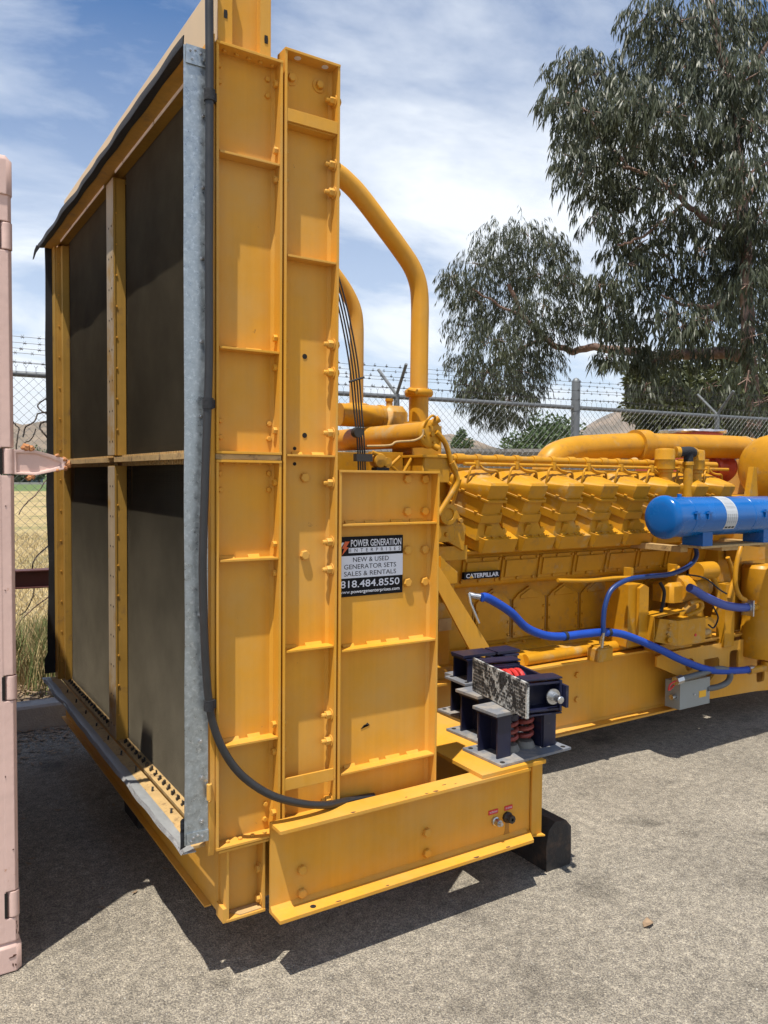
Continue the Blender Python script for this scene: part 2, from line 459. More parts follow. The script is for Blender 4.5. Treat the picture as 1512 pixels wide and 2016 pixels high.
def core_mat():
    m, t, b = new_mat('radiator_fin_core')
    L = t.links.new
    N = t.nodes.new
    pos = N('ShaderNodeNewGeometry').outputs['Position']
    w1 = N('ShaderNodeTexWave'); w1.bands_direction = 'Z'; w1.inputs['Scale'].default_value = 42; w1.inputs['Distortion'].default_value = 0.6
    w1.inputs['Detail'].default_value = 1
    w2 = N('ShaderNodeTexWave'); w2.bands_direction = 'Y'; w2.inputs['Scale'].default_value = 19; w2.inputs['Distortion'].default_value = 0.4
    L(pos, w1.inputs['Vector']); L(pos, w2.inputs['Vector'])
    mu = N('ShaderNodeMath'); mu.operation = 'MULTIPLY'
    L(w1.outputs['Fac'], mu.inputs[0]); L(w2.outputs['Fac'], mu.inputs[1])
    nz = N('ShaderNodeTexNoise'); nz.inputs['Scale'].default_value = 2.2; nz.inputs['Detail'].default_value = 8; nz.inputs['Roughness'].default_value = 0.7
    mp = N('ShaderNodeMapping'); mp.inputs['Scale'].default_value = (1, 2.2, 0.7)
    L(pos, mp.inputs[0]); L(mp.outputs[0], nz.inputs['Vector'])
    cr = N('ShaderNodeValToRGB')
    cr.color_ramp.elements[0].position = 0.3; cr.color_ramp.elements[0].color = (0.030, 0.026, 0.019, 1)
    cr.color_ramp.elements[1].position = 0.75; cr.color_ramp.elements[1].color = (0.05, 0.045, 0.034, 1)
    L(nz.outputs['Fac'], cr.inputs[0])
    mr = N('ShaderNodeMapRange'); mr.inputs['To Min'].default_value = 0.5; mr.inputs['To Max'].default_value = 1.2
    L(mu.outputs[0], mr.inputs['Value'])
    sc = N('ShaderNodeVectorMath'); sc.operation = 'SCALE'
    L(cr.outputs[0], sc.inputs[0]); L(mr.outputs[0], sc.inputs['Scale'])
    L(sc.outputs[0], b.inputs['Base Color'])
    b.inputs['Roughness'].default_value = 0.6
    b.inputs['Metallic'].default_value = 0.2
    bu = N('ShaderNodeBump'); bu.inputs['Strength'].default_value = 0.5; bu.inputs['Distance'].default_value = 0.004
    L(mu.outputs[0], bu.inputs['Height']); L(bu.outputs[0], b.inputs['Normal'])
    return m
M['core'] = core_mat()

def hill_mat():
    m, t, b = new_mat('dry_hillside')
    L = t.links.new
    N = t.nodes.new
    pos = N('ShaderNodeNewGeometry').outputs['Position']
    nz = N('ShaderNodeTexNoise'); nz.inputs['Scale'].default_value = 0.012; nz.inputs['Detail'].default_value = 10; nz.inputs['Roughness'].default_value = 0.7
    L(pos, nz.inputs['Vector'])
    cr = N('ShaderNodeValToRGB')
    cr.color_ramp.elements[0].position = 0.4; cr.color_ramp.elements[0].color = (0.13, 0.105, 0.07, 1)
    cr.color_ramp.elements[1].position = 0.6; cr.color_ramp.elements[1].color = (0.27, 0.20, 0.135, 1)
    L(nz.outputs['Fac'], cr.inputs[0])
    L(cr.outputs[0], b.inputs['Base Color'])
    b.inputs['Roughness'].default_value = 1.0
    b.inputs['Specular IOR Level'].default_value = 0.0
    return m
M['hill'] = hill_mat()
M['fin'] = mat('dusty_fins', (0.155, 0.134, 0.096), 0.9, var=0.3, vscale=3, spec=0.08)
M['oldyellow'] = mat('aged_yellow_paint', (0.40, 0.225, 0.04), 0.6, var=0.15, vscale=5, streak=0.08, bump=0.08, bscale=20, edge=0.0025, spec=0.3,
                     col2=(0.20, 0.12, 0.05), c2scale=8, c2lo=0.56, c2hi=0.72)
M['tan'] = mat('chalky_tan_paint', (0.40, 0.31, 0.205), 0.75, var=0.15, vscale=6, streak=0.08, bump=0.05, edge=0.002, spec=0.25, col2=(0.36, 0.21, 0.06), c2scale=5, c2lo=0.5, c2hi=0.62)

# ------------------------------------------------------------------ mesh helpers
W = {}          # world position of each parent, so children can be placed in world coordinates

class MB:
    """collects shapes that become ONE mesh object"""
    def __init__(self):
        self.v = []; self.f = []; self.m = []
    def add(self, verts, faces, mi=0):
        o = len(self.v)
        self.v.extend([tuple(p) for p in verts])
        for f in faces:
            self.f.append([i + o for i in f]); self.m.append(mi)
        return self
    def box(self, x0, x1, y0, y1, z0, z1, mi=0):
        x0, x1 = min(x0, x1), max(x0, x1); y0, y1 = min(y0, y1), max(y0, y1); z0, z1 = min(z0, z1), max(z0, z1)
        v = [(x0, y0, z0), (x1, y0, z0), (x1, y1, z0), (x0, y1, z0), (x0, y0, z1), (x1, y0, z1), (x1, y1, z1), (x0, y1, z1)]
        return self.add(v, [(0, 3, 2, 1), (4, 5, 6, 7), (0, 1, 5, 4), (1, 2, 6, 5), (2, 3, 7, 6), (3, 0, 4, 7)], mi)
    def cbox(self, x0, x1, y0, y1, z0, z1, c, mi=0):
        """box with its vertical edges and top chamfered by c"""
        def ring(a, z):
            return [(x0 + a, y0, z), (x1 - a, y0, z), (x1, y0 + a, z), (x1, y1 - a, z), (x1 - a, y1, z), (x0 + a, y1, z), (x0, y1 - a, z), (x0, y0 + a, z)]
        r0 = ring(c, z0); r1 = ring(c, z1 - c)
        r2_ = [(min(max(p[0], x0 + c), x1 - c), min(max(p[1], y0 + c), y1 - c), z1) for p in ring(c, z1)]
        v = r0 + r1 + r2_
        f = [tuple(reversed(range(8))), tuple(range(16, 24))]
        for k in range(2):
            for i in range(8):
                j = (i + 1) % 8
                f.append((k * 8 + i, k * 8 + j, k * 8 + 8 + j, k * 8 + 8 + i))
        return self.add(v, f, mi)
    def prism(self, poly, axis, a, b, mi=0):
        """poly in the two remaining axes (x,y,z order), pushed along axis from a to b"""
        n = len(poly)
        def P(p, t):
            return (t, p[0], p[1]) if axis == 'x' else ((p[0], t, p[1]) if axis == 'y' else (p[0], p[1], t))
        ar = sum(poly[i][0] * poly[(i + 1) % n][1] - poly[(i + 1) % n][0] * poly[i][1] for i in range(n))
        pl = list(poly) if (ar > 0) != (axis == 'y') else list(reversed(poly))
        lo, hi = min(a, b), max(a, b)
        v = [P(p, lo) for p in pl] + [P(p, hi) for p in pl]
        f = [tuple(reversed(range(n))), tuple(range(n, 2 * n))] + [(i, (i + 1) % n, n + (i + 1) % n, n + i) for i in range(n)]
        return self.add(v, f, mi)
    def loft(self, rings, mi=0, cap=True):
        n = len(rings[0]); v = [p for r in rings for p in r]; f = []
        for k in range(len(rings) - 1):
            for i in range(n):
                j = (i + 1) % n
                f.append((k * n + i, k * n + j, (k + 1) * n + j, (k + 1) * n + i))
        if cap:
            f.append(tuple(reversed(range(n)))); f.append(tuple(range((len(rings) - 1) * n, len(rings) * n)))
        return self.add(v, f, mi)
    def tube(self, path, r, n=10, mi=0, cap=True):
        P = [Vector(p) for p in path]
        rs = r if isinstance(r, (list, tuple)) else [r] * len(P)
        t0 = (P[1] - P[0]).normalized()
        a = Vector((0, 0, 1)) if abs(t0.z) < 0.9 else Vector((1, 0, 0))
        u = t0.cross(a).normalized()
        rings = []
        for i, p in enumerate(P):
            t = (P[min(i + 1, len(P) - 1)] - P[max(i - 1, 0)]).normalized()
            u = (u - t * u.dot(t)).normalized()
            v_ = t.cross(u)
            rings.append([p + (u * math.cos(2 * math.pi * k / n) + v_ * math.sin(2 * math.pi * k / n)) * rs[i] for k in range(n)])
        return self.loft(rings, mi, cap)
    def cyl(self, p0, p1, r0, r1=None, n=16, mi=0):
        return self.tube([p0, p1], [r0, r0 if r1 is None else r1], n, mi)
    def lathe(self, prof, o, axis='z', n=24, mi=0):
        """prof: (radius, height) pairs along the axis through o"""
        rings = []
        for r, h in prof:
            ring = []
            for k in range(n):
                c, s = math.cos(2 * math.pi * k / n) * r, math.sin(2 * math.pi * k / n) * r
                if axis == 'z': ring.append((o[0] + c, o[1] + s, o[2] + h))
                elif axis == 'y': ring.append((o[0] + s, o[1] + h, o[2] + c))
                else: ring.append((o[0] + h, o[1] + c, o[2] + s))
            rings.append(ring)
        return self.loft(rings, mi)
    def quad(self, a, b, c, d, mi=0):
        return self.add([a, b, c, d], [(0, 1, 2, 3)], mi)

def smooth_path(pts, sub=6):
    """Catmull-Rom through the points"""
    P = [Vector(p) for p in pts]
    P = [P[0] * 2 - P[1]] + P + [P[-1] * 2 - P[-2]]
    o = []
    for i in range(1, len(P) - 2):
        for k in range(sub):
            t = k / sub
            a, b, c, d = P[i - 1], P[i], P[i + 1], P[i + 2]
            o.append(0.5 * ((2 * b) + (c - a) * t + (2 * a - 5 * b + 4 * c - d) * t * t + (3 * b - a - 3 * c + d) * t ** 3))
    o.append(P[-2])
    return o

def mesh_of(name, mb, mats, origin, smooth=40):
    me = bpy.data.meshes.new(name)
    me.from_pydata([(p[0] - origin[0], p[1] - origin[1], p[2] - origin[2]) for p in mb.v], [], mb.f)
    for m in (mats if isinstance(mats, (list, tuple)) else [mats]):
        me.materials.append(m)
    if any(mb.m):
        me.polygons.foreach_set('material_index', mb.m)
    if 5 <= len(mb.f) < 4000 and not any(mb.m):
        bm = bmesh.new(); bm.from_mesh(me); bmesh.ops.recalc_face_normals(bm, faces=bm.faces); bm.to_mesh(me); bm.free()
    if smooth:
        me.polygons.foreach_set('use_smooth', [True] * len(me.polygons))
        me.set_sharp_from_angle(angle=R(smooth))
    me.update()
    return me

def centre(mb):
    lo = [min(p[i] for p in mb.v) for i in range(3)]; hi = [max(p[i] for p in mb.v) for i in range(3)]
    return Vector(((lo[0] + hi[0]) / 2, (lo[1] + hi[1]) / 2, (lo[2] + hi[2]) / 2)), Vector(((lo[0] + hi[0]) / 2, (lo[1] + hi[1]) / 2, lo[2]))

def part(name, mb, mats, parent=None, label=None, smooth=40, kind=None):
    c, base = centre(mb)
    o_ = base if parent is None else c
    ob = bpy.data.objects.new(name, mesh_of(name, mb, mats, o_, smooth))
    COL.objects.link(ob)
    if parent is not None:
        ob.parent = parent
        ob.location = o_ - W[parent]
    else:
        ob.location = o_
    W[ob] = Vector(o_)
    if label: ob['label'] = label
    if kind: ob['kind'] = kind
    return ob

def thing(name, label, cat, loc, group=None, local=False):
    ob = bpy.data.objects.new(name, None)
    ob.empty_display_size = 0.2
    COL.objects.link(ob)
    ob.location = loc
    W[ob] = Vector((0, 0, 0)) if local else Vector(loc)
    ob['label'] = label; ob['category'] = cat
    if group: ob['group'] = group
    return ob

def tag(ob, label, cat, group=None):
    ob['label'] = label; ob['category'] = cat
    if group: ob['group'] = group
    return ob

def inst(name, me, parent, pos, rot=None, scale=1.0):
    """another object on a shared mesh, as a child of parent, at a world position"""
    ob = bpy.data.objects.new(name, me)
    COL.objects.link(ob)
    ob.parent = parent
    ob.location = Vector(pos) - W[parent]
    if rot: ob.rotation_euler = rot
    if scale != 1.0: ob.scale = (scale,) * 3
    return ob

def hexring(r, y, a=0.0):
    return [(r * math.cos(a + k * math.pi / 3), y, r * math.sin(a + k * math.pi / 3)) for k in range(6)]

def bolt_mesh(name, r, h, washer=0.0, stud=0.0, m=None, spin=0.2):
    """hexagon head pointing along -Y from the plane y = 0"""
    mb = MB()
    y = 0.0
    if washer:
        mb.lathe([(washer, 0.0), (washer, -0.003)], (0, 0, 0), 'y', 16); y = -0.003
    mb.loft([hexring(r, y, spin), hexring(r, y - h * 0.85, spin), hexring(r * 0.86, y - h, spin)])
    if stud:
        mb.lathe([(r * 0.55, y - h), (r * 0.55, y - h - stud * 0.8), (r * 0.4, y - h - stud)], (0, 0, 0), 'y', 10)
    bm = bmesh.new()
    me = mesh_of(name, mb, m, (0, 0, 0), 35)
    bm.from_mesh(me); bmesh.ops.recalc_face_normals(bm, faces=bm.faces); bm.to_mesh(me); bm.free()
    me.set_sharp_from_angle(angle=R(35))
    return me
BOLT = bolt_mesh('bolt', 0.0135, 0.012, 0.0, 0.0, M['yellow'])
BOLT_S = bolt_mesh('bolt', 0.0085, 0.008, 0.0, 0.0, M['yellow'])
BOLT_L = bolt_mesh('bolt', 0.0165, 0.014, 0.0, 0.0, M['yellow'])
BOLT_W = bolt_mesh('bolt', 0.0135, 0.012, 0.023, 0.0, M['yellow'])
NUT = bolt_mesh('nut', 0.0145, 0.017, 0.020, 0.014, M['yellow'])
NUT_S = bolt_mesh('nut', 0.0115, 0.012, 0.0, 0.0, M['yellow'])
SCREW = bolt_mesh('screw', 0.0045, 0.004, 0.007, 0.0, M['steel'])
BOLT_E = bolt_mesh('bolt', 0.009, 0.008, 0.0, 0.0, M['engine'])
NEGY = None
TO_NEGX = (0, 0, -math.pi / 2)      # head points along -X
TO_POSX = (0, 0, math.pi / 2)
TO_UP = (-math.pi / 2, 0, 0)

def text_geo(mb, s, x0, x1, z0, z1, y, mi, embolden=0.0):
    """flat lettering in the XZ plane, fitted to the box, read from -Y"""
    cu = bpy.data.curves.new('lettering', 'FONT')
    cu.body = s
    cu.offset = embolden
    cu.resolution_u = 3
    tmp = bpy.data.objects.new('lettering', cu)
    COL.objects.link(tmp)
    dg = bpy.context.evaluated_depsgraph_get()
    me = bpy.data.meshes.new_from_object(tmp.evaluated_get(dg))
    vs_ = [v.co.copy() for v in me.vertices]
    fs = [tuple(p.vertices) for p in me.polygons]
    bpy.data.objects.remove(tmp); bpy.data.meshes.remove(me); bpy.data.curves.remove(cu)
    ax, bx = min(v.x for v in vs_), max(v.x for v in vs_)
    ay, by = min(v.y for v in vs_), max(v.y for v in vs_)
    pts = [(x0 + (v.x - ax) / (bx - ax) * (x1 - x0), y, z0 + (v.y - ay) / (by - ay) * (z1 - z0)) for v in vs_]
    mb.add(pts, fs, mi)

# ------------------------------------------------------------------ ground, kerb, field, hills
def kind(ob, k):
    ob['kind'] = k
    return ob
FX0, FY0, FSL = 1.0, 7.18, -0.104        # fence line: y = FY0 + FSL*(x-FX0)
def fy(x): return FY0 + FSL * (x - FX0)
def ky(x): return 5.30 - 0.03 * (x - 0.8)  # front face of the kerb

mb = MB(); mb.quad((-3000, -600, -0.03), (6000, -600, -0.03), (6000, 6000, -0.03), (-3000, 6000, -0.03))
kind(part('ground', mb, M['soil'], smooth=0), 'structure')
mb = MB(); mb.quad((-40, -30, 0), (70, -30, 0), (70, ky(70) + 0.02, 0), (-40, ky(-40) + 0.02, 0))
kind(part('pavement', mb, M['asphalt'], smooth=0), 'structure')

def kerb():
    mb = MB()
    xs = [-12 + i * 1.5 for i in range(25)]
    for a, b in zip(xs[:-1], xs[1:]):
        b2 = b - 0.008
        pr = lambda x: [(x, ky(x) - 0.012, -0.02), (x, ky(x), 0.135), (x, ky(x) + 0.012, 0.150), (x, ky(x) + 0.15, 0.150), (x, ky(x) + 0.15, -0.02)]
        mb.loft([pr(a), pr(b2)])
    return part('kerb', mb, M['concrete'], smooth=30)
kind(kerb(), 'structure')

def verge_and_field():
    mb = MB()
    nx, ny = 90, 16
    for j in range(ny + 1):
        for i in range(nx + 1):
            x = -10 + 32 * i / nx
            y = ky(x) + 0.14 + (fy(x) + 0.8 - ky(x)) * j / ny
            z = 0.125 + 0.035 * noise.noise((x * 1.7, y * 1.7, 0)) + 0.015 * noise.noise((x * 7, y * 7, 3)) + (0.03 if 3 < j < ny - 2 else 0)
            mb.v.append((x, y, z))
    for j in range(ny):
        for i in range(nx):
            a = j * (nx + 1) + i
            mb.f.append([a, a + 1, a + nx + 2, a + nx + 1]); mb.m.append(0)
    kind(part('verge', mb, M['soil'], smooth=80), 'structure')
    mb = MB()
    mb.quad((-1200, 6.5, 0.085), (1600, 6.5, 0.085), (1600, 1500, 0.085), (-1200, 1500, 0.085))
    kind(part('field', mb, M['field'], smooth=0), 'structure')
verge_and_field()

def hills():
    # two dry ridges: heights seen over the fence, built at their real distance
    def ridge(name, az0, az1, dist, depth, f, n=110, m=14):
        mb = MB()
        for j in range(m + 1):
            for i in range(n + 1):
                az = R(az0 + (az1 - az0) * i / n)
                d = dist + depth * (j / m)
                hgt = f(math.degrees(az)) * math.sin(min(1.0, j / (m * 0.72)) * math.pi / 2) ** 0.8
                hgt *= 1 + 0.16 * noise.noise((i * 0.21, j * 0.6, az0)) + 0.10 * noise.noise((i * 0.6, j * 1.2, 5 + az0))
                if j == m: hgt *= 0.6
                mb.v.append((math.sin(az) * d, math.cos(az) * d, max(-2, hgt)))
        for j in range(m):
            for i in range(n):
                a = j * (n + 1) + i
                mb.f.append([a, a + n + 1, a + n + 2, a + 1]); mb.m.append(0)
        return kind(part(name, mb, M['hill'], smooth=80), 'structure')
    def bump(a, c, wd): return math.exp(-((a - c) / wd) ** 2)
    D1 = 1500
    ridge('hills', -60, 46, D1, 500, lambda a: (D1 + 360) * (0.040 + 0.016 * bump(a, 8, 9) + 0.016 * bump(a, 36, 5) - 0.020 * bump(a, 45, 5) - 0.01 * bump(a, -30, 14) + 0.004 * noise.noise((a * 0.35, 0, 0))))
    D2 = 2100
    ridge('hills', 40, 110, D2, 700, lambda a: (D2 + 500) * (0.030 + 0.052 * bump(a, 49.5, 4.2) + 0.03 * bump(a, 62, 9) - 0.022 * bump(a, 42.5, 3) + 0.004 * noise.noise((a * 0.35, 0, 0))))
hills()

# ------------------------------------------------------------------ the generator set: radiator end
GEN = thing('generator_set', 'large yellow diesel generator set with a tall radiator, standing on timber blocks on the asphalt', 'generator', (1.6, 3.5, 0.2))
def nz_(*a): return noise.noise(a)
YF, YW, T = 2.285, 2.335, 0.008

def welds(mb, x0, x1, y, z, up_=True):
    n = max(2, int((x1 - x0) / 0.09))
    for i in range(n):
        c = x0 + (x1 - x0) * (i + 0.5 + random.uniform(-0.15, 0.15)) / n
        l = random.uniform(0.018, 0.034)
        s = 1 if up_ else -1
        mb.prism([(y, z), (y - 0.009, z), (y, z + s * 0.010)], 'x', c - l, c + l)

def column(name, x0, x1, z0, z1, label=None):
    mb = MB()
    mb.box(x0, x1, YW, YW + T, z0, z1)                                  # web
    mb.box(x0, x0 + T, YF, YW, z0 + T, z1 - T)                          # flanges
    mb.box(x1 - T, x1, YF, YW, z0 + T, z1 - T)
    mb.box(x0, x1, YF - 0.002, YW, z1 - T, z1)                          # end plates
    mb.box(x0, x1, YF - 0.002, YW, z0, z0 + T)
    # rolled fillet along the right flange root
    mb.prism([(x1 - T, YW), (x1 - T - 0.010, YW), (x1 - T, YW - 0.010)], 'z', z0 + T, z1 - T)
    return part(name, mb, M['yellow'], GEN, label)

def stiffener(par, x0, x1, z, t=0.007, front=YF + 0.003):
    mb = MB()
    mb.prism([(x0 + T, YW), (x1 - T, YW), (x1 - T, front + 0.001), (x0 + T + 0.006, front + 0.001), (x0 + T, front + 0.010)], 'z', z - t, z)
    welds(mb, x0 + T + 0.01, x1 - T - 0.01, YW, z)
    return part('stiffener_plate', mb, M['yellow'], par)

def facebar(par, x0, x1, z0, z1):
    mb = MB(); mb.box(x0 + T, x1 - T, YF + 0.001, YF + 0.008, z0, z1)
    return part('flat_bar', mb, M['yellow'], par)

def hole(par, x, y, z, r):
    mb = MB(); mb.lathe([(r, 0.0), (r, -0.0015)], (x, y, z), 'y', 14)
    return part('bolt_hole', mb, M['hole'], par)

A0, A1 = 0.860, 1.0755
up1 = column('radiator_column', A0, A1, 1.668, 2.885, 'upper bolted side column of the radiator')
for z in (2.572, 1.992): stiffener(up1, A0, A1, z)
for x, z in ((.886, 2.84), (.886, 2.791), (1.044, 2.84), (1.044, 2.79), (.891, 1.771), (.891, 1.72), (1.053, 1.768), (1.053, 1.72)):
    inst('bolt', BOLT_S, up1, (x, YW, z))
for z in (2.439, 2.2, 1.86): inst('bolt', BOLT_S, up1, (.884, YW, z), None, 0.6)
for i in range(5): inst('bolt', BOLT_S, up1, (.895 + i * .039, 2.312, 2.877), (math.pi / 2, 0, 0), 0.8)
lo1 = column('radiator_column', A0, A1, 0.444, 1.650, 'lower bolted side column of the radiator')
for z in (1.344, 0.766): stiffener(lo1, A0, A1, z)
for x, z in ((.891, 1.608), (.891, 1.558), (1.052, 1.61), (1.052, 1.558), (.883, .534), (.883, .484), (1.044, .536), (1.042, .486)):
    inst('bolt', BOLT_S, lo1, (x, YW, z))
for z in (0.979, 1.2, 0.86): inst('bolt', BOLT_S, lo1, (.882, YW, z), None, 0.6)
for i in range(5): inst('bolt', BOLT_S, lo1, (.895 + i * .039, 2.312, 1.642), (math.pi / 2, 0, 0), 0.7)
for i in range(4): inst('bolt', BOLT_S, lo1, (.905 + i * .042, 2.308, 0.452), TO_UP, 0.85)
mb = MB(); mb.box(A0, A1, YF + 0.004, YW, 1.651, 1.667)
part('spacer_bar', mb, M['dusty'], GEN)

B0, B1 = 1.083, 1.2785
up2 = column('radiator_column', B0, B1, 0.470, 2.930, 'taller middle column of the radiator with nuts along its right flange')
for z in (2.300, 1.672, 1.040): stiffener(up2, B0, B1, z)
facebar(up2, B0, B1, 2.709, 2.748)
facebar(up2, B0, B1, 0.584, 0.624)
stiffener(up2, B0, B1, 2.712, front=YF + 0.010)
for z in (2.821, 2.617, 2.528, 2.036, 1.944, 1.745, 1.581, 1.384, 1.292, .802, .713, .512):
    inst('nut', NUT, up2, (B1 - T, 2.309, z), TO_NEGX)
    inst('bolt', BOLT, up2, (B1, 2.309, z), TO_POSX)
    inst('bolt', BOLT, up2, (B0 + T, 2.309, z), TO_POSX)
    inst('nut', NUT_S, up1 if z > 1.66 else lo1, (A1 - T, 2.309, z), TO_NEGX)
for x, z in ((1.125, 2.866), (1.226, 2.87)): inst('bolt', BOLT_W, up2, (x, YW, z))
for x, z in ((1.18, 1.598), (1.181, 1.342)): inst('bolt', BOLT_L, up2, (x, YW, z))
for x, z, r in ((1.18, 1.993, .0085), (1.181, 1.736, .0085), (1.109, 1.992, .006), (1.145, 1.692, .006), (1.145, 1.642, .006)): hole(up2, x, YW, z, r)
for x in (1.137, 1.235): 
    mb = MB(); mb.lathe([(.011, 0), (.011, -.0015)], (x, 2.309, 2.9219), 'z', 12)
    part('bolt_hole', mb, M['white'], up2)  # white discs paint the daylight showing through the top plate

C0, C1 = 1.287, 1.698
sp = column('side_panel', C0, C1, 0.455, 1.624, 'wide stepped side panel carrying the company sign')
for z in (1.443, 1.019, 0.598): stiffener(sp, C0, C1, z)
for x, z in ((1.588, 1.596), (1.664, 1.596), (1.589, 1.48), (1.665, 1.48), (1.591, 1.342), (1.667, 1.341), (1.592, 1.225), (1.668, 1.224)):
    inst('bolt', BOLT_L, sp, (x, YW, z))
mb = MB(); mb.prism([(1.405, .722), (1.432, .741), (1.441, .731), (1.428, .727), (1.418, .735)], 'y', YW - .0016, YW - .0002)
part('paint_chip', mb, M['darksteel'], sp)

# company sign stuck on the side panel
def sign():
    mb = MB()
    y = YW - 0.004
    x0, x1 = 1.297, 1.572
    mb.box(x0, x1, y, YW - 0.0005, 1.191, 1.397, 0)
    mb.box(x0 + .0005, x1 - .0005, y - .0006, y - .0001, 1.2545, 1.331, 1)
    mb.box(1.349, 1.564, y - .0006, y - .0001, 1.341, 1.3585, 1)
    t = y - 0.0012
    text_geo(mb, 'POWER GENERATION', 1.357, 1.564, 1.3625, 1.3865, t, 1, 0.012)
    text_geo(mb, 'E  N  T  E  R  P  R  I  S  E  S', 1.352, 1.560, 1.3440, 1.3560, t, 0, 0.0)
    text_geo(mb, 'NEW & USED', 1.366, 1.512, 1.3095, 1.3255, t, 0, 0.0)
    text_geo(mb, 'GENERATOR SETS', 1.331, 1.543, 1.2855, 1.3015, t, 0, 0.0)
    text_geo(mb, 'SALES & RENTALS', 1.331, 1.543, 1.2615, 1.2775, t, 0, 0.0)
    text_geo(mb, '818.484.8550', 1.317, 1.558, 1.2215, 1.2465, t, 1, 0.01)
    text_geo(mb, 'www.powergenenterprises.com', 1.313, 1.558, 1.1985, 1.2130, t, 1, 0.0)
    # bolt emblem
    mb.prism([(1.352, 1.381), (1.334, 1.381), (1.322, 1.357), (1.331, 1.357), (1.321, 1.333), (1.348, 1.361), (1.339, 1.362)], 'y', t, t + .0004, 2)
    mb.prism([(1.331, 1.378), (1.322, 1.378), (1.309, 1.358), (1.317, 1.358)], 'y', t, t + .0004, 1)
    mb.prism([(1.318, 1.376), (1.312, 1.374), (1.301, 1.359), (1.306, 1.357)], 'y', t, t + .0004, 1)
    mb.prism([(1.316, 1.354), (1.303, 1.354), (1.317, 1.337)], 'y', t, t + .0004, 1)
    part('company_sign', mb, [M['black'], M['white'], M['orange']], sp, 'black and white sign with a phone number in large figures', smooth=0)
sign()

# short column under the radiator and the sill beam across the front
mb = MB()
S0, S1 = 0.899, 1.030
mb.box(S0, S1, 2.350, 2.358, .2, .440)
mb.box(S0, S0 + T, 2.300, 2.350, .2 + T, .440 - T)
mb.box(S1 - T, S1, 2.300, 2.350, .2 + T, .440 - T)
mb.box(S0, S1, 2.298, 2.350, .2, .2 + T)
mb.box(S0 - .03, S1 + .025, 2.288, 2.350, .432, .440)
mb.box(S0 - .012, S0, 2.300, 2.36, .2, .245)
sc = part('sill_column', mb, M['yellow'], GEN)
for z in (.332, .234): inst('bolt', BOLT_W, sc, (S1 - T, 2.325, z), TO_NEGX, 0.9)
mb = MB(); mb.prism([(.915, 2.345), (1.02, 2.345), (1.02, 2.305), (.945, 2.303)], 'z', .2081, .2115)
part('rust_scale', mb, M['dusty'], sc)
mb = MB()
mb.box(.893, .902, 2.358, 4.795, .206, .440)
mb.box(.870, .893, 2.420, 4.795, .200, .206)
mb.box(.902, 1.27, 2.358, 4.795, .215, .430)
mb.box(.870, .893, 2.358, 4.795, .434, .440)
part('sill_beam', mb, M['yellow'], GEN)
mb = MB()
mb.prism([(2.293, .60), (2.293, .452), (2.305, .425), (2.322, .452), (2.322, .60)], 'x', .840, .858)
mb.box(.846, .858, 2.293, 2.325, .60, 2.905)
part('edge_plate', mb, M['yellow'], GEN)
mb = MB(); mb.tube([(.836, 2.283, .612), (.836, 2.283, .66)], .008, 12); mb.box(.836, .846, 2.286, 2.292, .612, .66)
part('hinge_lug', mb, M['yellow'], GEN)

# front cross beam
mb = MB()
X0, X1 = 1.036, 2.150
mb.prism([(2.200, .485), (2.273, .485), (2.273, .497), (2.200, .497)], 'x', X0, 2.085)
mb.box(X0, X1, 2.273, 2.283, .200, .497)
mb.prism([(X0, 2.200), (2.106, 2.200), (X1, 2.273), (X0, 2.273)], 'z', .200, .212)
mb.prism([(2.273, .212), (2.261, .212), (2.273, .224)], 'x', X0, 2.13)
mb.prism([(2.273, .485), (2.261, .485), (2.273, .473)], 'x', X0, 2.08)
cb = part('cross_beam', mb, M['yellow'], GEN, 'front cross beam with drain fittings')
for x, z in ((1.146, .318), (1.146, .240), (1.647, .323), (1.648, .247)): inst('bolt', BOLT_L, cb, (x, 2.273, z))
mb = MB(); mb.lathe([(.010, 0), (.010, .001)], (1.163, 2.222, .2121), 'z', 14)
part('bolt_hole', mb, M['hole'], cb)
mb = MB(); mb.lathe([(.017, .005), (.017, -.008), (.013, -.010), (.013, -.030), (.007, -.030), (.007, -.042)], (1.970, 2.272, .290), 'y', 14)
part('drain_valve', mb, M['steel'], cb, 'shiny steel drain valve')
mb = MB(); mb.lathe([(.021, .005), (.022, -.010), (.018, -.014), (.016, -.034), (.006, -.034), (.006, -.024)], (2.030, 2.272, .292), 'y', 8)
part('drain_plug', mb, M['darksteel'], cb, 'dark open drain fitting')
def lab(x0, x1, z0, z1, s):
    mb = MB(); mb.box(x0, x1, 2.2706, 2.2726, z0, z1, 0)
    text_geo(mb, s, x0 + .004, x1 - .004, z0 + .005, z1 - .005, 2.2700, 1)
    part('drain_label', mb, [M['redlabel'], M['white']], cb, 'small red label with white lettering', smooth=0)
mb = MB(); mb.prism([(2.024, .272), (2.042, .272), (2.044, .232), (2.050, .214), (2.012, .214), (2.022, .24)], 'y', 2.2722, 2.2729)
part('oil_stain', mb, M['stain_shade'], cb)
lab(1.938, 1.985, .318, .335, 'WATER DRAIN')
lab(2.018, 2.058, .318, .335, 'OIL DRAIN')
random.seed(77)
for x, y, s in ((1.30, 2.203, .007), (1.52, 2.214, .005), (1.64, 2.203, .009), (1.70, 2.235, .006), (1.74, 2.222, .004), (1.60, 2.203, .005)):
    mb = MB(); mb.prism([(x + s * math.cos(k * .9) * random.uniform(.6, 2.0), y + s * .6 * math.sin(k * .9) * random.uniform(.5, 1.2) + .003) for k in range(7)], 'z', .4971, .4976)
    part('paint_chip', mb, M['rustdark'], cb)
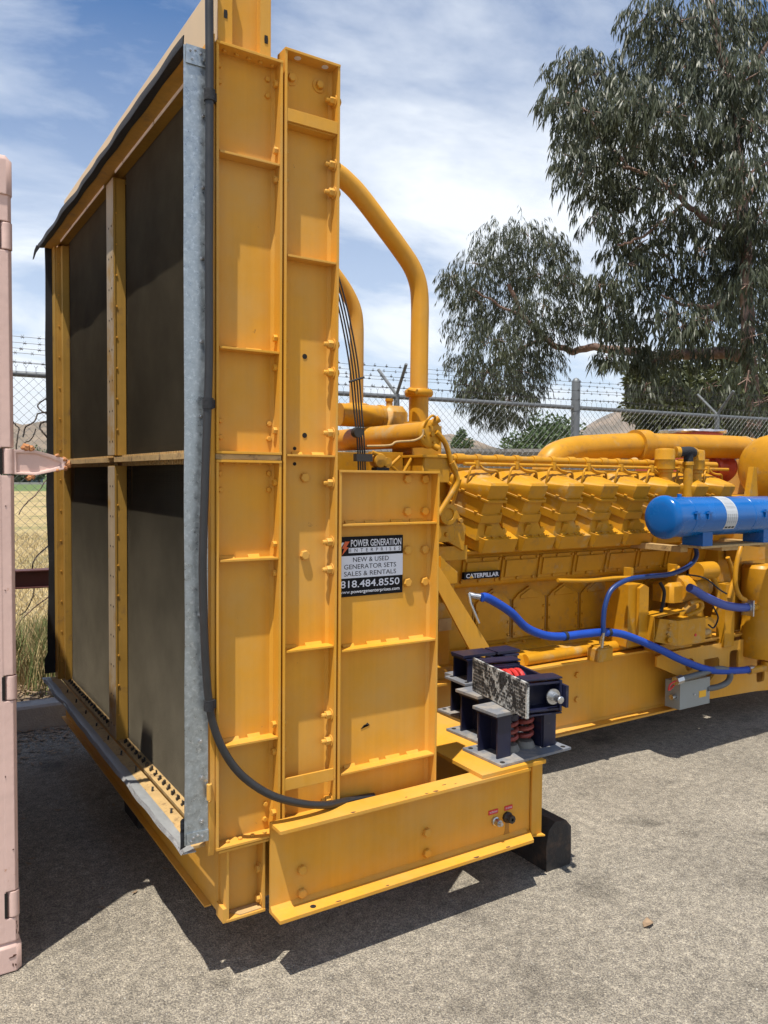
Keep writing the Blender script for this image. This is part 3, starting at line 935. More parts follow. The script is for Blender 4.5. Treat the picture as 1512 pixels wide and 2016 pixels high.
for x, s in ((1.25, .006), (1.44, .004), (1.83, .007), (1.98, .005)):
    mb = MB(); mb.prism([(x + s * 1.8 * math.cos(k * .9) * random.uniform(.6, 1.6), .2121 + .0) if False else (x + s * 1.8 * math.cos(k * .9) * random.uniform(.6, 1.6), 2.206 + s * math.sin(k * .9) * random.uniform(.3, 1.0)) for k in range(7)], 'z', .2121, .2126)
    part('paint_chip', mb, M['rustdark'], cb)
mb = MB()
mb.prism([(1.850, 2.205), (2.168, 2.205), (2.168, 3.0), (1.868, 3.0)], 'z', .4975, .5120)
part('top_pad', mb, M['yellow'], GEN)
mb = MB()
mb.box(2.151, 2.205, 2.262, 2.272, .188, .495)
mb.box(2.195, 2.205, 2.272, 3.05, .188, .495)
mb.prism([(2.151, 2.262), (2.205, 2.262), (2.205, 2.24)], 'z', .186, .192)
mb.prism([(2.000, 2.30), (2.120, 2.30), (2.120, 3.05), (2.010, 3.05)], 'z', .485, .4968)
mb.box(2.120, 2.130, 2.30, 3.05, .2, .4968)
part('outrigger', mb, M['yellow'], GEN, 'cross member joining the beam to the engine base')

# upper bracket above the first column and the header box behind it
mb = MB()
U0, U1, UZ0, UZ1 = 0.870, 1.040, 2.893, 3.130
mb.box(U0, U0 + .045, 2.298, 2.304, UZ0, UZ1)
mb.box(U0 + .039, U0 + .045, 2.304, 2.335, UZ0, UZ1)
mb.box(U0 + .045, U1 - .035, 2.329, 2.335, UZ0, UZ1)
mb.box(U1 - .035, U1 - .029, 2.304, 2.335, UZ0, UZ1)
mb.box(U1 - .035, U1, 2.298, 2.304, UZ0, UZ1)
mb.box(U0, U1, 2.296, 2.35, 2.886, 2.8928)
uc = part('upper_bracket', mb, M['yellow'], GEN)
for x, z in ((.893, 2.975), (1.024, 2.940)):
    mb = MB(); mb.prism([(x - .005, z - .012), (x + .005, z - .012), (x + .006, z), (x + .005, z + .012), (x - .005, z + .012), (x - .006, z)], 'y', 2.2965, 2.2978)
    part('slot', mb, M['hole'], uc)
mb = MB(); mb.box(.900, 1.05, 2.345, 4.760, 2.906, 3.130); mb.box(.872, .898, 2.30, 2.345, 2.90, 3.13)
part('header_box', mb, M['cream'], GEN)
mb = MB(); mb.box(.872, .900, 2.42, 2.47, 2.86, 2.93)
part('bracket_tab', mb, M['oldyellow'], GEN)

# radiator body behind the columns
mb = MB(); mb.box(.952, 1.27, 2.345, 4.735, .44, 2.90); mb.box(.860, 1.27, 4.735, 4.790, .444, 2.90)
part('radiator_body', mb, M['yellow'], GEN)
fr = MB()
fr.box(.850, .950, 2.343, 2.500, .448, 2.900)
part('frame_post', fr, M['yellow'], GEN)
def midpost(z0, z1):
    mb = MB()
    mb.box(.850, .857, 3.462, 3.577, z0, z1)
    mb.box(.857, .9005, 3.466, 3.473, z0, z1)
    mb.box(.857, .9005, 3.566, 3.573, z0, z1)
    p = part('frame_post', mb, M['oldyellow'], GEN)
    mb = MB(); mb.box(.8482, .8498, 3.4625, 3.5765, z0 + .002, z1 - .002); part('post_face', mb, M['tan'], p)
    n = int((z1 - z0) / .13)
    for i in range(n):
        z = z0 + .06 + i * .13
        mb = MB()
        for yy in (3.49, 3.535): mb.lathe([(.0045, 0), (.0045, -.0012)], (.8481, yy, z), 'x', 8)
        part('bolt_hole', mb, M['hole'], p)
        inst('bolt', BOLT_S, p, (.862, 3.466, z + .05), None, 0.5)
midpost(.452, 1.640)
midpost(1.684, 2.850)
mb = MB()
mb.box(.866, .9005, 4.640, 4.735, .450, 2.850)
mb.box(.845, .866, 4.690, 4.735, .450, 2.850); mb.box(.836, .8445, 4.70, 4.79, .450, 2.86)
fp = part('frame_post', mb, M['oldyellow'], GEN)
for i in range(14): inst('bolt', BOLT_S, fp, (.855, 4.690, .55 + i * .17), None, 0.45)
for a, b in ((2.500, 3.460), (3.578, 4.640)):
    mb = MB(); mb.box(.846, .9005, a, b, 1.655, 1.676)
    p = part('cross_bar', mb, M['dusty'], GEN)
    mb = MB()
    n = int((b - a) / .028)
    for i in range(n):
        y = a + .014 + i * (b - a) / n
        mb.box(.878, .894, y - .006, y + .006, 1.676, 1.686); mb.box(.878, .894, y - .006, y + .006, 1.640, 1.655)
    part('tube_ends', mb, M['dusty'], GEN, kind='stuff')
    for z0, z1 in ((.452, 1.640), (1.684, 2.870)):
        mb = MB(); mb.box(.922, .951, a + .001, b - .001, z0, z1)
        cpn = part('core_panel', mb, M['core'], GEN)
        mb = MB()                                   # the packed cooling fins
        nf = int((z1 - z0) / .0033)
        for i in range(nf):
            z = z0 + (i + .5) * (z1 - z0) / nf
            dr = 0.0
            mb.box(.901, .921, a + .002, b - .002, z - .0003, z + .0003)
        part('fins', mb, M['fin'], cpn, kind='stuff', smooth=0)
mb = MB()
mb.box(.846, .905, 2.500, 4.735, 2.872, 2.900); mb.box(.790, .850, 2.33, 4.775, 2.858, 2.866)
part('top_frame', mb, M['oldyellow'], GEN)
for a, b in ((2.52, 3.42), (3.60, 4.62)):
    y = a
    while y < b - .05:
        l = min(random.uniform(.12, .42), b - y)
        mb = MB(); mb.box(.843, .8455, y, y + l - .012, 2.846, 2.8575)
        part('sunlit_strip', mb, M['sunlit_edge'], GEN)  # added strips whose pale colour paints the bright sunlit slit above the core
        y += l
# ledge under the core
mb = MB(); mb.box(.858, .902, 2.350, 4.735, .440, .452)
hl = part('bottom_header', mb, M['dusty'], GEN)
mb = MB()
random.seed(3)
for (a, b) in ((2.52, 3.44), (3.60, 4.62)):
    n = int((b - a) / .052)
    for i in range(n):
        y = a + .02 + i * (b - a) / n
        for k in range(3):
            h = random.uniform(.006, .016)
            mb.box(.870 + k * .006, .874 + k * .006, y + k * .006, y + .012 + k * .006, .452, .452 + h)
part('tube_stubs', mb, M['darksteel'], GEN, kind='stuff')
mb = MB(); mb.box(.802, .846, 2.345, 4.760, .440, .449)
lf = part('ledge_flange', mb, M['dusty'], GEN)
for i in range(9):
    mb = MB(); y = 2.62 + i * .22; mb.tube([(.824, y, .449), (.827, y + .004, .462 + random.uniform(0, .008))], .004, 6)
    part('stud', mb, M['darksteel'], lf)

# galvanised duct collar with its black flexible edging
mb = MB()
n = 40
for i in range(n + 1):
    z = .478 + (2.852 - .478) * i / n
    o_ = .003 * noise.noise((z * 3, 0, 0))
    mb.v += [(.766 + o_, 2.3005, z), (.838, 2.2985, z), (.838, 2.3015, z), (.766 + o_, 2.3035, z)]
for i in range(n):
    for k in range(4):
        a = i * 4 + k; b = i * 4 + (k + 1) % 4
        mb.f.append([a, b, b + 4, a + 4]); mb.m.append(0)
mb.f.append([3, 2, 1, 0]); mb.m.append(0); mb.f.append([n * 4, n * 4 + 1, n * 4 + 2, n * 4 + 3]); mb.m.append(0)
mb.box(.770, .838, 2.2945, 2.2985, .480, .515)
mb.box(.772, .838, 2.2945, 2.2985, 2.800, 2.853)
gc = part('duct_collar', mb, M['galv'], GEN, 'spangled galvanised sheet strip along the radiator edge')
for x, z in ((.832, 2.66), (.832, 2.453), (.828, 2.245), (.826, 2.0), (.825, 1.778), (.825, 1.48), (.820, 1.18), (.822, .793), (.825, .68), (.825, .545)):
    inst('screw', SCREW, gc, (x - .008, 2.2995, z))
for x, z in ((.790, .500), (.803, .505), (.818, .498), (.783, .490), (.785, 2.838), (.800, 2.842), (.815, 2.835), (.790, 2.815), (.826, 2.82)):
    inst('screw', SCREW, gc, (x, 2.2945, z), None, 0.7)
def ribbon(name, fa, fb, n, m_, par, thick=0.004, label=None):
    """a thin wavy strip between two edges, with real thickness"""
    mb = MB()
    for i in range(n + 1):
        a, b = Vector(fa(i / n)), Vector(fb(i / n))
        mb.v += [a, b, b + Vector((thick, 0, thick)), a + Vector((thick, 0, thick))]
    for i in range(n):
        for k in range(4):
            a = i * 4 + k; b = i * 4 + (k + 1) % 4
            mb.f.append([a, b, b + 4, a + 4]); mb.m.append(0)
    mb.f.append([3, 2, 1, 0]); mb.m.append(0); mb.f.append([n * 4, n * 4 + 1, n * 4 + 2, n * 4 + 3]); mb.m.append(0)
    return part(name, mb, m_, par, label, smooth=60)
nz = noise.noise
ribbon('duct_edging', lambda t: (.764 + .012 * nz((t * 9, 0, 1)), 2.30 + 2.48 * t, 2.875 + .010 * nz((t * 7, 2, 0))), lambda t: (.766 + .008 * nz((t * 9, 0, 1)), 2.31 + 2.46 * t, 2.853), 60, M['fabric'], GEN, label='black flexible edging along the top of the collar')
ribbon('duct_edging', lambda t: (.766 + .008 * nz((t * 9, 0, 1)), 2.31 + 2.46 * t, 2.852), lambda t: (.792 + .004 * nz((t * 13, 0, 6)), 2.31 + 2.46 * t, 2.855), 60, M['fabric'], GEN)
ribbon('duct_edging', lambda t: (.798 + .008 * nz((t * 6, 0, 9)) - .02 * (t < .04), 4.772 + .012 * nz((t * 11, 3, 0)), .47 + 2.40 * t), lambda t: (.836, 4.776, .47 + 2.40 * t), 60, M['fabric'], GEN, label='black flexible edging down the far side of the collar')
ribbon('duct_edging', lambda t: (.752, 2.302 + .004 * nz((t * 9, 0, 1)), .468 + .09 * t), lambda t: (.770, 2.310, .470 + .09 * t), 10, M['fabric'], GEN)
mb = MB(); mb.prism([(.775, 2.870), (.757, 2.868), (.746, 2.838), (.737, 2.785), (.744, 2.790), (.756, 2.826), (.772, 2.852)], 'y', 4.780, 4.784)
part('torn_edging', mb, M['fabric'], GEN)
ribbon('collar_sill', lambda t: (.762 + .014 * nz((t * 11, 4, 4)), 2.31 + 2.46 * t, .448 + .012 * nz((t * 9, 0, 7))), lambda t: (.802, 2.31 + 2.46 * t, .446), 70, M['greymetal'], GEN, .003, 'grey sheet metal lip with a wavy outer edge')
ribbon('edge_trim', lambda t: (.757 + .014 * nz((t * 11, 4, 4)), 2.31 + 2.40 * t,   .446 + .012 * nz((t * 9, 0, 7))), lambda t: (.763 + .014 * nz((t * 11, 4, 4)), 2.31 + 2.40 * t, .452 + .012 * nz((t * 9, 0, 7))), 70, M['trim'], GEN, .004, 'pale trim along the wavy lip')

# black conduit clipped down the edge
pts = [(.832, 2.272, 3.13), (.833, 2.272, 2.983), (.834, 2.272, 2.716), (.832, 2.272, 2.254), (.832, 2.272, 1.957), (.824, 2.27, 1.731), (.812, 2.268, 1.40), (.811, 2.268, 1.277), (.819, 2.27, 1.062), (.832, 2.272, .913), (.851, 2.27, .825),
       (.888, 2.265, .739), (.943, 2.26, .665), (1.029, 2.25, .596), (1.137, 2.25, .546), (1.23, 2.262, .517), (1.295, 2.286, .503), (1.36, 2.308, .490), (1.45, 2.318, .480)]
mb = MB(); mb.tube(smooth_path(pts, 5), .0125, 12)
cd = part('conduit', mb, M['conduit'], GEN, 'black conduit running down the radiator edge and sweeping across its foot')
for x, y, z in ((.834, 2.272, 2.712), (.828, 2.270, 1.815), (.832, 2.272, .908)):
    mb = MB(); mb.lathe([(.0165, -.016), (.0165, .016)], (x, y, z), 'z', 14); mb.box(x - .004, x + .022, y, y + .02, z - .012, z + .012)
    part('clamp', mb, M['fabric'], cd)

# fan shroud, sensing lines, coolant pipes
mb = MB(); 
prof = [(1.0, 1.275), (1.0, 1.31), (.905, 1.45), (.87, 1.50), (.84, 1.50)]
mb.lathe([(r, x - 1.275) for r, x in prof], (1.275, 3.55, 1.62), 'x', 56)
part('fan_shroud', mb, M['yellow'], GEN)
for k in range(4):
    d = .014 * k
    pts = [(1.53 + d, 2.90, 2.55), (1.612 + d, 2.90, 2.335), (1.672 + d, 2.90, 2.09), (1.700 + d * .9, 2.90, 1.88), (1.718 + d * .8, 2.90, 1.74), (1.725 + d * .8, 2.90, 1.60)]
    mb = MB(); mb.tube(smooth_path(pts, 5), .0035, 6)
    part('sensing_line', mb, M['darksteel'], GEN)
mb = MB(); mb.box(1.705, 1.785, 2.885, 2.912, 1.668, 1.700); part('line_clip', mb, M['darksteel'], GEN)
mb = MB(); mb.tube([(1.672, 2.895, 2.00), (1.745, 2.895, 2.025)], .005, 6); part('line_clip', mb, M['darksteel'], GEN)
mb = MB(); mb.lathe([(.022, 0), (.022, -.03)], (1.712, 2.91, 1.79), 'y', 14); part('line_clip', mb, M['darksteel'], GEN)

def bend(pts, r, n=18):
    return smooth_path(pts, 8), r, n
mb = MB()
pts = [(1.28, 3.3, 3.06), (1.60, 3.3, 3.05), (1.80, 3.3, 3.03), (1.90, 3.3, 2.985), (1.98, 3.3, 2.925), (2.10, 3.3, 2.815), (2.20, 3.3, 2.720), (2.265, 3.3, 2.648), (2.302, 3.3, 2.57), (2.314, 3.3, 2.47), (2.314, 3.3, 2.30), (2.313, 3.3, 1.90)]
mb.tube(smooth_path(pts, 6), .0455, 22)
cp = part('coolant_pipe', mb, M['yellow'], GEN, 'nearer tall bent coolant pipe')
mb = MB(); mb.lathe([(.052, -.020), (.066, -.017), (.073, -.006), (.073, .008), (.066, .018), (.052, .020)], (2.313, 3.3, 2.028), 'z', 26)
mb.tube([(2.225, 3.26, 2.035), (2.245, 3.22, 2.025)], .014, 8)
part('pipe_coupling', mb, M['engine'], cp)
mb = MB(); mb.lathe([(.075, -.035), (.075, -.015), (.050, -.015), (.050, .10), (.048, .115)], (2.313, 3.3, 1.895), 'z', 24); mb.box(2.22, 2.40, 3.22, 3.40, 1.70, 1.862); part('pipe_socket', mb, M['engine'], cp)
mb = MB()
pts = [(1.28, 3.9, 3.0), (1.80, 3.9, 2.98), (2.02, 3.9, 2.85), (2.16, 3.9, 2.72), (2.235, 3.9, 2.635), (2.282, 3.9, 2.55), (2.298, 3.9, 2.46), (2.30, 3.9, 2.30), (2.30, 3.9, 1.98)]
mb.tube(smooth_path(pts, 6), .040, 20)
cp2 = part('coolant_pipe', mb, M['yellow'], GEN, 'farther tall bent coolant pipe')
mb = MB(); mb.lathe([(.058, -.02), (.078, -.012), (.078, .012), (.058, .02)], (2.30, 3.9, 2.0), 'z', 22); part('pipe_coupling', mb, M['engine'], cp2)
mb = MB()
mb.lathe([(.060, 0), (.060, .24), (.064, .24), (.064, .262)], (2.02, 3.6, 1.925), 'x', 20)
mb.cbox(2.27, 2.42, 3.52, 3.70, 1.80, 1.985, .035)
mb.lathe([(.018, 0), (.018, .03), (.022, .03), (.022, .045)], (2.33, 3.6, 1.98), 'z', 10)
part('thermostat_housing', mb, M['engine'], GEN)

# cooler cylinder lying across the engine front
mb = MB(); mb.lathe([(.058, 1.2), (.060, .03), (.066, .03), (.066, .006), (.060, 0), (.052, -.003)], (2.148, 2.96, 1.802), 'y', 26)
hx = part('oil_cooler', mb, M['engine'], GEN, 'cooler cylinder with a bolted round end cap')
for a in range(4): inst('bolt', BOLT_E, hx, (2.148 + .04 * math.cos(a * 1.57 + .3), 2.958, 1.802 + .04 * math.sin(a * 1.57 + .3)), None, 0.9)
inst('bolt', BOLT_E, hx, (2.148, 2.958, 1.802), None, 1.5)
mb = MB(); mb.tube(smooth_path([(2.10, 2.95, 1.83), (2.105, 2.93, 1.865), (2.14, 2.94, 1.885), (2.17, 2.96, 1.872), (2.175, 3.0, 1.85)], 5), .006, 8); part('small_pipe', mb, M['engine'], hx)
mb = MB(); mb.tube([(2.155, 2.97, 1.85), (2.185, 2.95, 1.875)], .017, 10); part('pipe_union', mb, M['engine'], hx)
mb = MB(); mb.tube([(2.155, 2.97, 1.755), (2.185, 2.95, 1.735)], .015, 10); part('pipe_union', mb, M['engine'], hx)
mb = MB(); mb.tube(smooth_path([(1.78, 2.93, 1.735), (1.90, 2.93, 1.742), (1.935, 2.93, 1.758), (2.03, 2.93, 1.768), (2.075, 2.93, 1.79), (2.08, 2.93, 1.82)], 4), .005, 8)
part('small_pipe', mb, M['dusty'], GEN)
mb = MB(); mb.tube(smooth_path([(2.168, 2.95, 1.812), (2.215, 2.95, 1.77), (2.240, 2.95, 1.72), (2.258, 2.95, 1.668), (2.290, 2.95, 1.61), (2.292, 2.95, 1.575), (2.262, 2.95, 1.53), (2.185, 2.95, 1.43)], 4), .0125, 12)
dp = part('drain_pipe', mb, M['engine'], GEN)
mb = MB(); mb.tube([(2.257, 2.95, 1.675), (2.280, 2.95, 1.638)], .018, 6); part('pipe_union', mb, M['engine'], dp)

# ------------------------------------------------------------------ the generator set: base and engine
mb = MB()
XR0, XR1 = 2.20, 7.2
mb.box(XR0, XR1, 3.130, 3.142, .2, .600)
mb.box(XR0, XR1, 3.050, 3.130, .588, .600)
mb.box(XR0, 4.10, 3.050, 3.130, .2, .212)
mb.prism([(3.130, .212), (3.118, .212), (3.130, .224)], 'x', XR0, XR1)
br = part('base_rail', mb, M['yellow'], GEN, 'long yellow base channel on the near side')
for x in (3.30, 6.0):
    for z in (.50, .36): inst('bolt', BOLT_L, br, (x, 3.130, z))
mb = MB(); mb.box(XR0, XR1, 4.02, 4.032, .2, .60); mb.box(XR0, XR1, 4.032, 4.11, .588, .6); mb.box(XR0, XR1, 4.032, 4.11, .2, .212)
part('base_rail', mb, M['yellow'], GEN, 'long yellow base channel on the far side')
mb = MB(); mb.box(2.20, 2.212, 3.142, 4.02, .205, .595); mb.box(1.27, 2.20, 3.6, 3.612, .21, .5)
part('cross_plate', mb, M['yellow'], GEN)
mb = MB()
mb.prism([(3.12, .6005), (3.34, .6005), (3.34, .655), (3.18, .665), (3.14, .655)], 'x', 2.32, 4.5)
mb.prism([(3.20, .6651), (3.34, .6651), (3.34, .690), (3.24, .690)], 'x', 2.42, 4.6)
mb.tube([(2.9, 3.12, .632), (3.98, 3.12, .632)], .031, 14)
mb.box(2.32, 4.5, 3.30, 3.85, .58, .685)
op = part('oil_pan', mb, M['engine'], GEN)
for i in range(16): inst('bolt', BOLT_E, op, (2.5 + i * .133, 3.275, .690), TO_UP, 1.2)

# block: crankcase, camshaft shelf, deck sloping up into the vee
mb = MB()
mb.prism([(3.315, .69), (3.315, 1.015), (3.225, 1.030), (3.205, 1.050), (3.175, 1.200), (3.13, 1.215), (3.12, 1.232), (3.33, 1.335), (3.55, 1.25), (3.76, 1.335), (3.98, 1.22), (3.9, 1.03), (3.80, 1.01), (3.80, .69)], 'x', 2.42, 4.70)
mb.box(2.42, 4.70, 3.42, 3.68, 1.25, 1.50)
eb = part('engine_block', mb, M['engine'], GEN)
P = .2665
for i in range(8):
    x = 2.706 + i * P
    mb = MB()
    mb.prism([(x, .712), (x + .240, .712), (x + .240, .922), (x + .202, .955), (x + .120, .996), (x + .038, .955), (x, .922)], 'y', 3.300, 3.317)
    mb.prism([(x + .048, .930), (x + .192, .930), (x + .192, .945), (x + .120, .982), (x + .048, .945)], 'y', 3.293, 3.301)
    c = part('crankcase_cover', mb, M['engine'], eb)
    mb = MB()
    o = P * i
    a, b = 2.510 + o, 2.764 + o
    fr_ = [(a, 3.164, 1.190), (b, 3.164, 1.190), (b - .010, 3.196, 1.058), (a + .006, 3.196, 1.058)]
    mb.loft([[(p[0], p[1] + .016, p[2]) for p in fr_], fr_])
    i0 = [(a + .020, 3.169, 1.168), (b - .020, 3.169, 1.168), (b - .030, 3.192, 1.076), (a + .026, 3.192, 1.076)]
    i1 = [(p[0], p[1] - .010, p[2]) for p in i0]
    mb.loft([i0, i1])
    cc = part('cam_cover', mb, M['engine'], eb)
    for fx in (.05, .5, .95):
        inst('bolt', BOLT_E, cc, (a + (b - a) * fx, 3.166, 1.180))
        inst('bolt', BOLT_E, cc, (a + (b - a) * fx - .006, 3.194, 1.066))
    for fz in (.1, .45, .8):
        inst('bolt', BOLT_E, c, (x + .012, 3.300, .715 + .2 * fz), None, .9)
        inst('bolt', BOLT_E, c, (x + .228, 3.300, .715 + .2 * fz), None, .9)
    mb = MB(); mb.box(x - .0135, x - .0065, 3.310, 3.3149, .72, .93); part('shadow_joint', mb, M['stain_shade'], eb)  # darker strip paints the shade in the joint between covers
# maker's plate
mb = MB()
mb.prism([(2.502, 1.085), (2.738, 1.083), (2.744, 1.120), (2.504, 1.120)], 'y', 3.150, 3.172, 0)
text_geo(mb, 'CATERPILLAR', 2.514, 2.732, 1.0905, 1.1135, 3.1490, 1, 0.03)
mb.prism([(2.534, 1.0895), (2.562, 1.0895), (2.548, 1.103)], 'y', 3.1475, 3.1488, 2)
part('maker_plate', mb, [M['black'], M['white'], M['amber']], eb, 'black maker plate with pale lettering', smooth=0)

TH = R(25)
SA, CA = math.sin(TH), math.cos(TH)
def bk(x, L, n):
    """a point of the tilted near bank: L down the bank from the cover ridge, n inwards"""
    return (x, 2.970 + SA * L + CA * n, 1.572 - CA * L + SA * n)
def slab(mb, x0, x1, l0, l1, n0, n1, cut=0.0):
    r = lambda L: [bk(x0 + cut, L, n0), bk(x1, L, n0), bk(x1, L, n1), bk(x0, L, n1), bk(x0, L, n0 + cut * 1.6)]
    mb.loft([r(l1), r(l0)])
def head(i):
    o = P * i
    mb = MB()
    def diag(l0, l1, xf, x1, n0, dx=.085, dn=.14, n1=.26):
        r = lambda L: [bk(xf + o, L, n0), bk(x1 + o, L, n0), bk(x1 + o, L, n1), bk(xf + o - dx, L, n1), bk(xf + o - dx, L, n0 + dn)]
        mb.loft([r(l1), r(l0)])
    diag(.098, .172, 2.520, 2.640, .006, .070, .11)                        # head body
    diag(.170, .214, 2.518, 2.652, -.006, .085, .14)                       # ledge
    r = lambda xf, x1, L, n, dx, dn: [bk(xf + o, L, n), bk(x1 + o, L, n), bk(x1 + o, L, .26), bk(xf + o - dx, L, .26), bk(xf + o - dx, L, n + dn)]
    mb.loft([r(2.512, 2.722, .302, -.024, .020, .05), r(2.525, 2.650, .214, .006, .080, .13)])   # flared casting
    slab(mb, 2.506 + o, 2.768 + o, .284, .362, -.052, .26, .045)           # foot
    slab(mb, 2.565 + o, 2.600 + o, .225, .275, -.016, .1)
    mb.lathe([(.016, -.02), (.016, .0)], bk(2.700 + o, .27, .010), 'y', 10)
    h = part('cylinder_head', mb, M['engine'], GEN)
    # rocker cover: flat top falling inwards, broad slanted facet on its left
    mb = MB()
    xr = 2.640 + o
    rr = lambda xf, xl, L, Ll, n, xr_, n1: [bk(xf + o, L, n), bk(xr_, L, n), bk(xr_, L + .018, n1), bk(xl + o, Ll, n1), bk(xl + o, Ll, n + .13)]
    mb.loft([rr(2.524, 2.440, .086, .086, .004, xr, .25), rr(2.522, 2.438, .034, .068, .000, xr, .25), rr(2.522, 2.446, .010, .052, .002, xr - .002, .24), rr(2.528, 2.500, .000, .024, .014, xr - .014, .21)])
    part('valve_cover', mb, M['engine'], h)
    mb = MB(); diag(.0865, .099, 2.524, 2.650, -.010, .095, .15)
    part('cover_flange', mb, M['engine'], h)
    tilt = (-math.pi / 2 + TH, 0, 0)
    for x, n in ((2.500, .036), (2.645, .004), (2.450, .110)): inst('bolt', BOLT_E, h, bk(x + o, .0865, n), tilt, 1.2)
    for x, n in ((2.505, .030), (2.644, .006)): inst('bolt', BOLT_E, h, bk(x + o, .170, n), tilt, 1.2)
    for x in (2.556, 2.610, 2.665, 2.72): inst('bolt', BOLT_E, h, bk(x + o, .284, -.034), tilt, 1.0)
    for x, n in ((2.405, .10), (2.42, .16)): 
        mb = MB(); mb.tube([bk(x + o, .02, n), bk(x + o, .26, n)], .008, 8); part('stud', mb, M['engine'], h)
    x0 = 2.452 + o
    mb = MB(); mb.tube(smooth_path([(x0 + .020, 3.10, 1.530), (x0 + .012, 3.085, 1.585), (x0 + .020, 3.08, 1.632), (x0 + .040, 3.09, 1.655), (x0 + .080, 3.11, 1.662)], 4), .0060, 8)
    part('fuel_line', mb, M['engine'], h)
    mb = MB(); mb.tube(smooth_path([(x0 + .10, 3.11, 1.676), (x0 + .125, 3.10, 1.650), (x0 + .16, 3.09, 1.640), (x0 + .205, 3.09, 1.636), (x0 + .225, 3.10, 1.600)], 4), .0065, 8)
    part('fuel_line', mb, M['engine'], h)
    mb = MB(); mb.tube([(x0 + .088, 3.11, 1.690), (x0 + .088, 3.11, 1.648)], .015, 8); part('pipe_union', mb, M['engine'], h)
    return h
for i in range(8): head(i)
# the far bank, seen only as a mass beyond the vee
mb = MB()
for i in range(8): mb.cbox(2.48 + P * i, 2.65 + P * i, 3.84, 4.12, 1.24, 1.60, .03)
part('far_cylinder_bank', mb, M['engine'], GEN)
mb = MB(); mb.tube([(2.46, 3.11, 1.672), (4.62, 3.11, 1.672)], .010, 10); part('fuel_rail', mb, M['engine'], GEN)
mb = MB(); mb.tube([(2.36, 3.20, 1.700), (4.62, 3.20, 1.700)], .021, 12)
wm = part('water_manifold', mb, M['engine'], GEN)
for i in range(16):
    mb = MB(); x = 2.47 + i * .1322; mb.tube([(x, 3.20, 1.700), (x + (.03 if i % 2 else .055), 3.20, 1.700)], .027, 12); part('pipe_collar', mb, M['engine'], wm)
mb = MB(); mb.box(2.36, 4.6, 3.24, 3.44, 1.40, 1.655); part('inlet_plenum', mb, M['engine'], GEN)

# front housing between radiator and block
mb = MB()
mb.box(2.00, 2.42, 3.16, 3.9, .62, 1.20)
mb.box(2.215, 2.44, 3.05, 3.4, 1.20, 1.27)
mb.box(2.12, 2.29, 3.06, 3.6, 1.30, 1.46)
mb.box(1.85, 2.30, 3.3, 3.8, 1.30, 1.72)
mb.prism([(2.215, 1.10), (2.315, 1.10), (2.315, 1.155), (2.245, 1.205), (2.215, 1.235)], 'y', 2.965, 3.02)
mb.prism([(2.215, 1.01), (2.305, 1.01), (2.315, 1.10), (2.215, 1.10)], 'y', 2.985, 3.02)
part('front_housing', mb, M['engine'], GEN)
mb = MB(); mb.cbox(2.205, 2.318, 2.985, 3.06, 1.298, 1.385, .012)
ph = part('pump_body', mb, M['engine'], GEN)
inst('bolt', BOLT_E, ph, (2.26, 2.985, 1.335), None, 1.3); inst('bolt', BOLT_E, ph, (2.245, 3.0, 1.385), TO_UP, 1.4)
mb = MB(); mb.lathe([(.045, .06), (.045, .012), (.050, .010), (.050, 0), (.030, -.002), (.026, .006)], (2.252, 2.955, 1.430), 'y', 22)
part('filler_cap', mb, M['engine'], GEN)
mb = MB(); mb.prism([(2.30, 1.30), (2.41, 1.245), (2.42, 1.36), (2.345, 1.47), (2.30, 1.47)], 'y', 3.04, 3.12)
sb = part('side_bracket', mb, M['engine'], GEN)
for x, z in ((2.322, 1.455), (2.345, 1.435), (2.38, 1.395), (2.312, 1.42)): inst('bolt', BOLT_E, sb, (x, 3.035, z), None, 1.5)
mb = MB(); mb.cbox(2.105, 2.262, 2.96, 3.2, 1.58, 1.700, .008); mb.box(2.095, 2.272, 2.95, 3.21, 1.694, 1.706)
part('header_tank', mb, M['engine'], GEN)
mb = MB(); mb.box(1.93, 2.10, 3.12, 3.16, 1.55, 1.72); part('belt_guard', mb, M['engine'], GEN)
for a, b in (((1.955, 3.10, 1.700), (2.075, 3.10, 1.615)), ((2.07, 3.10, 1.700), (1.965, 3.10, 1.615)), ((2.10, 3.05, 1.69), (2.04, 3.05, 1.60))):
    mb = MB(); mb.tube([a, b], .008, 8); part('stay_rod', mb, M['engine'], GEN)
mb = MB(); mb.lathe([(.030, .05), (.034, .01), (.030, 0), (.014, -.004)], (1.868, 2.95, 1.675), 'y', 14); mb.lathe([(.022, .05), (.022, 0)], (1.905, 2.95, 1.668), 'y', 12)
mb.tube([(1.83, 2.96, 1.71), (1.86, 2.96, 1.70)], .010, 8)
part('solenoid', mb, M['engine'], GEN)
mb = MB(); mb.box(1.85, 1.915, 2.955, 3.0, 1.62, 1.645); part('pump_neck', mb, M['fabric'], GEN)
mb = MB(); mb.prism([(1.95, 1.460), (1.95, 1.521), (2.578, .690), (2.446, .690)], 'y', 2.960, 2.972)
mb.prism([(1.95, 1.515), (1.95, 1.5212), (2.578, .6902), (2.573, .684)], 'y', 2.972, 3.04)
part('diagonal_brace', mb, M['yellow'], GEN, 'flat diagonal brace from radiator to base')
mb = MB(); mb.tube([(2.405, 2.99, 1.035), (2.450, 2.955, 1.026)], .016, 10); mb.tube([(2.395, 2.98, 1.045), (2.40, 2.97, 1.00), (2.425, 2.955, .93), (2.44, 2.95, .90)], [.010, .008, .007, .005], 8)
part('hose_valve', mb, M['steel'], GEN)
mb = MB(); mb.box(2.345, 2.425, 3.150, 3.159, .835, .895); part('data_plate', mb, M['dusty'], GEN)

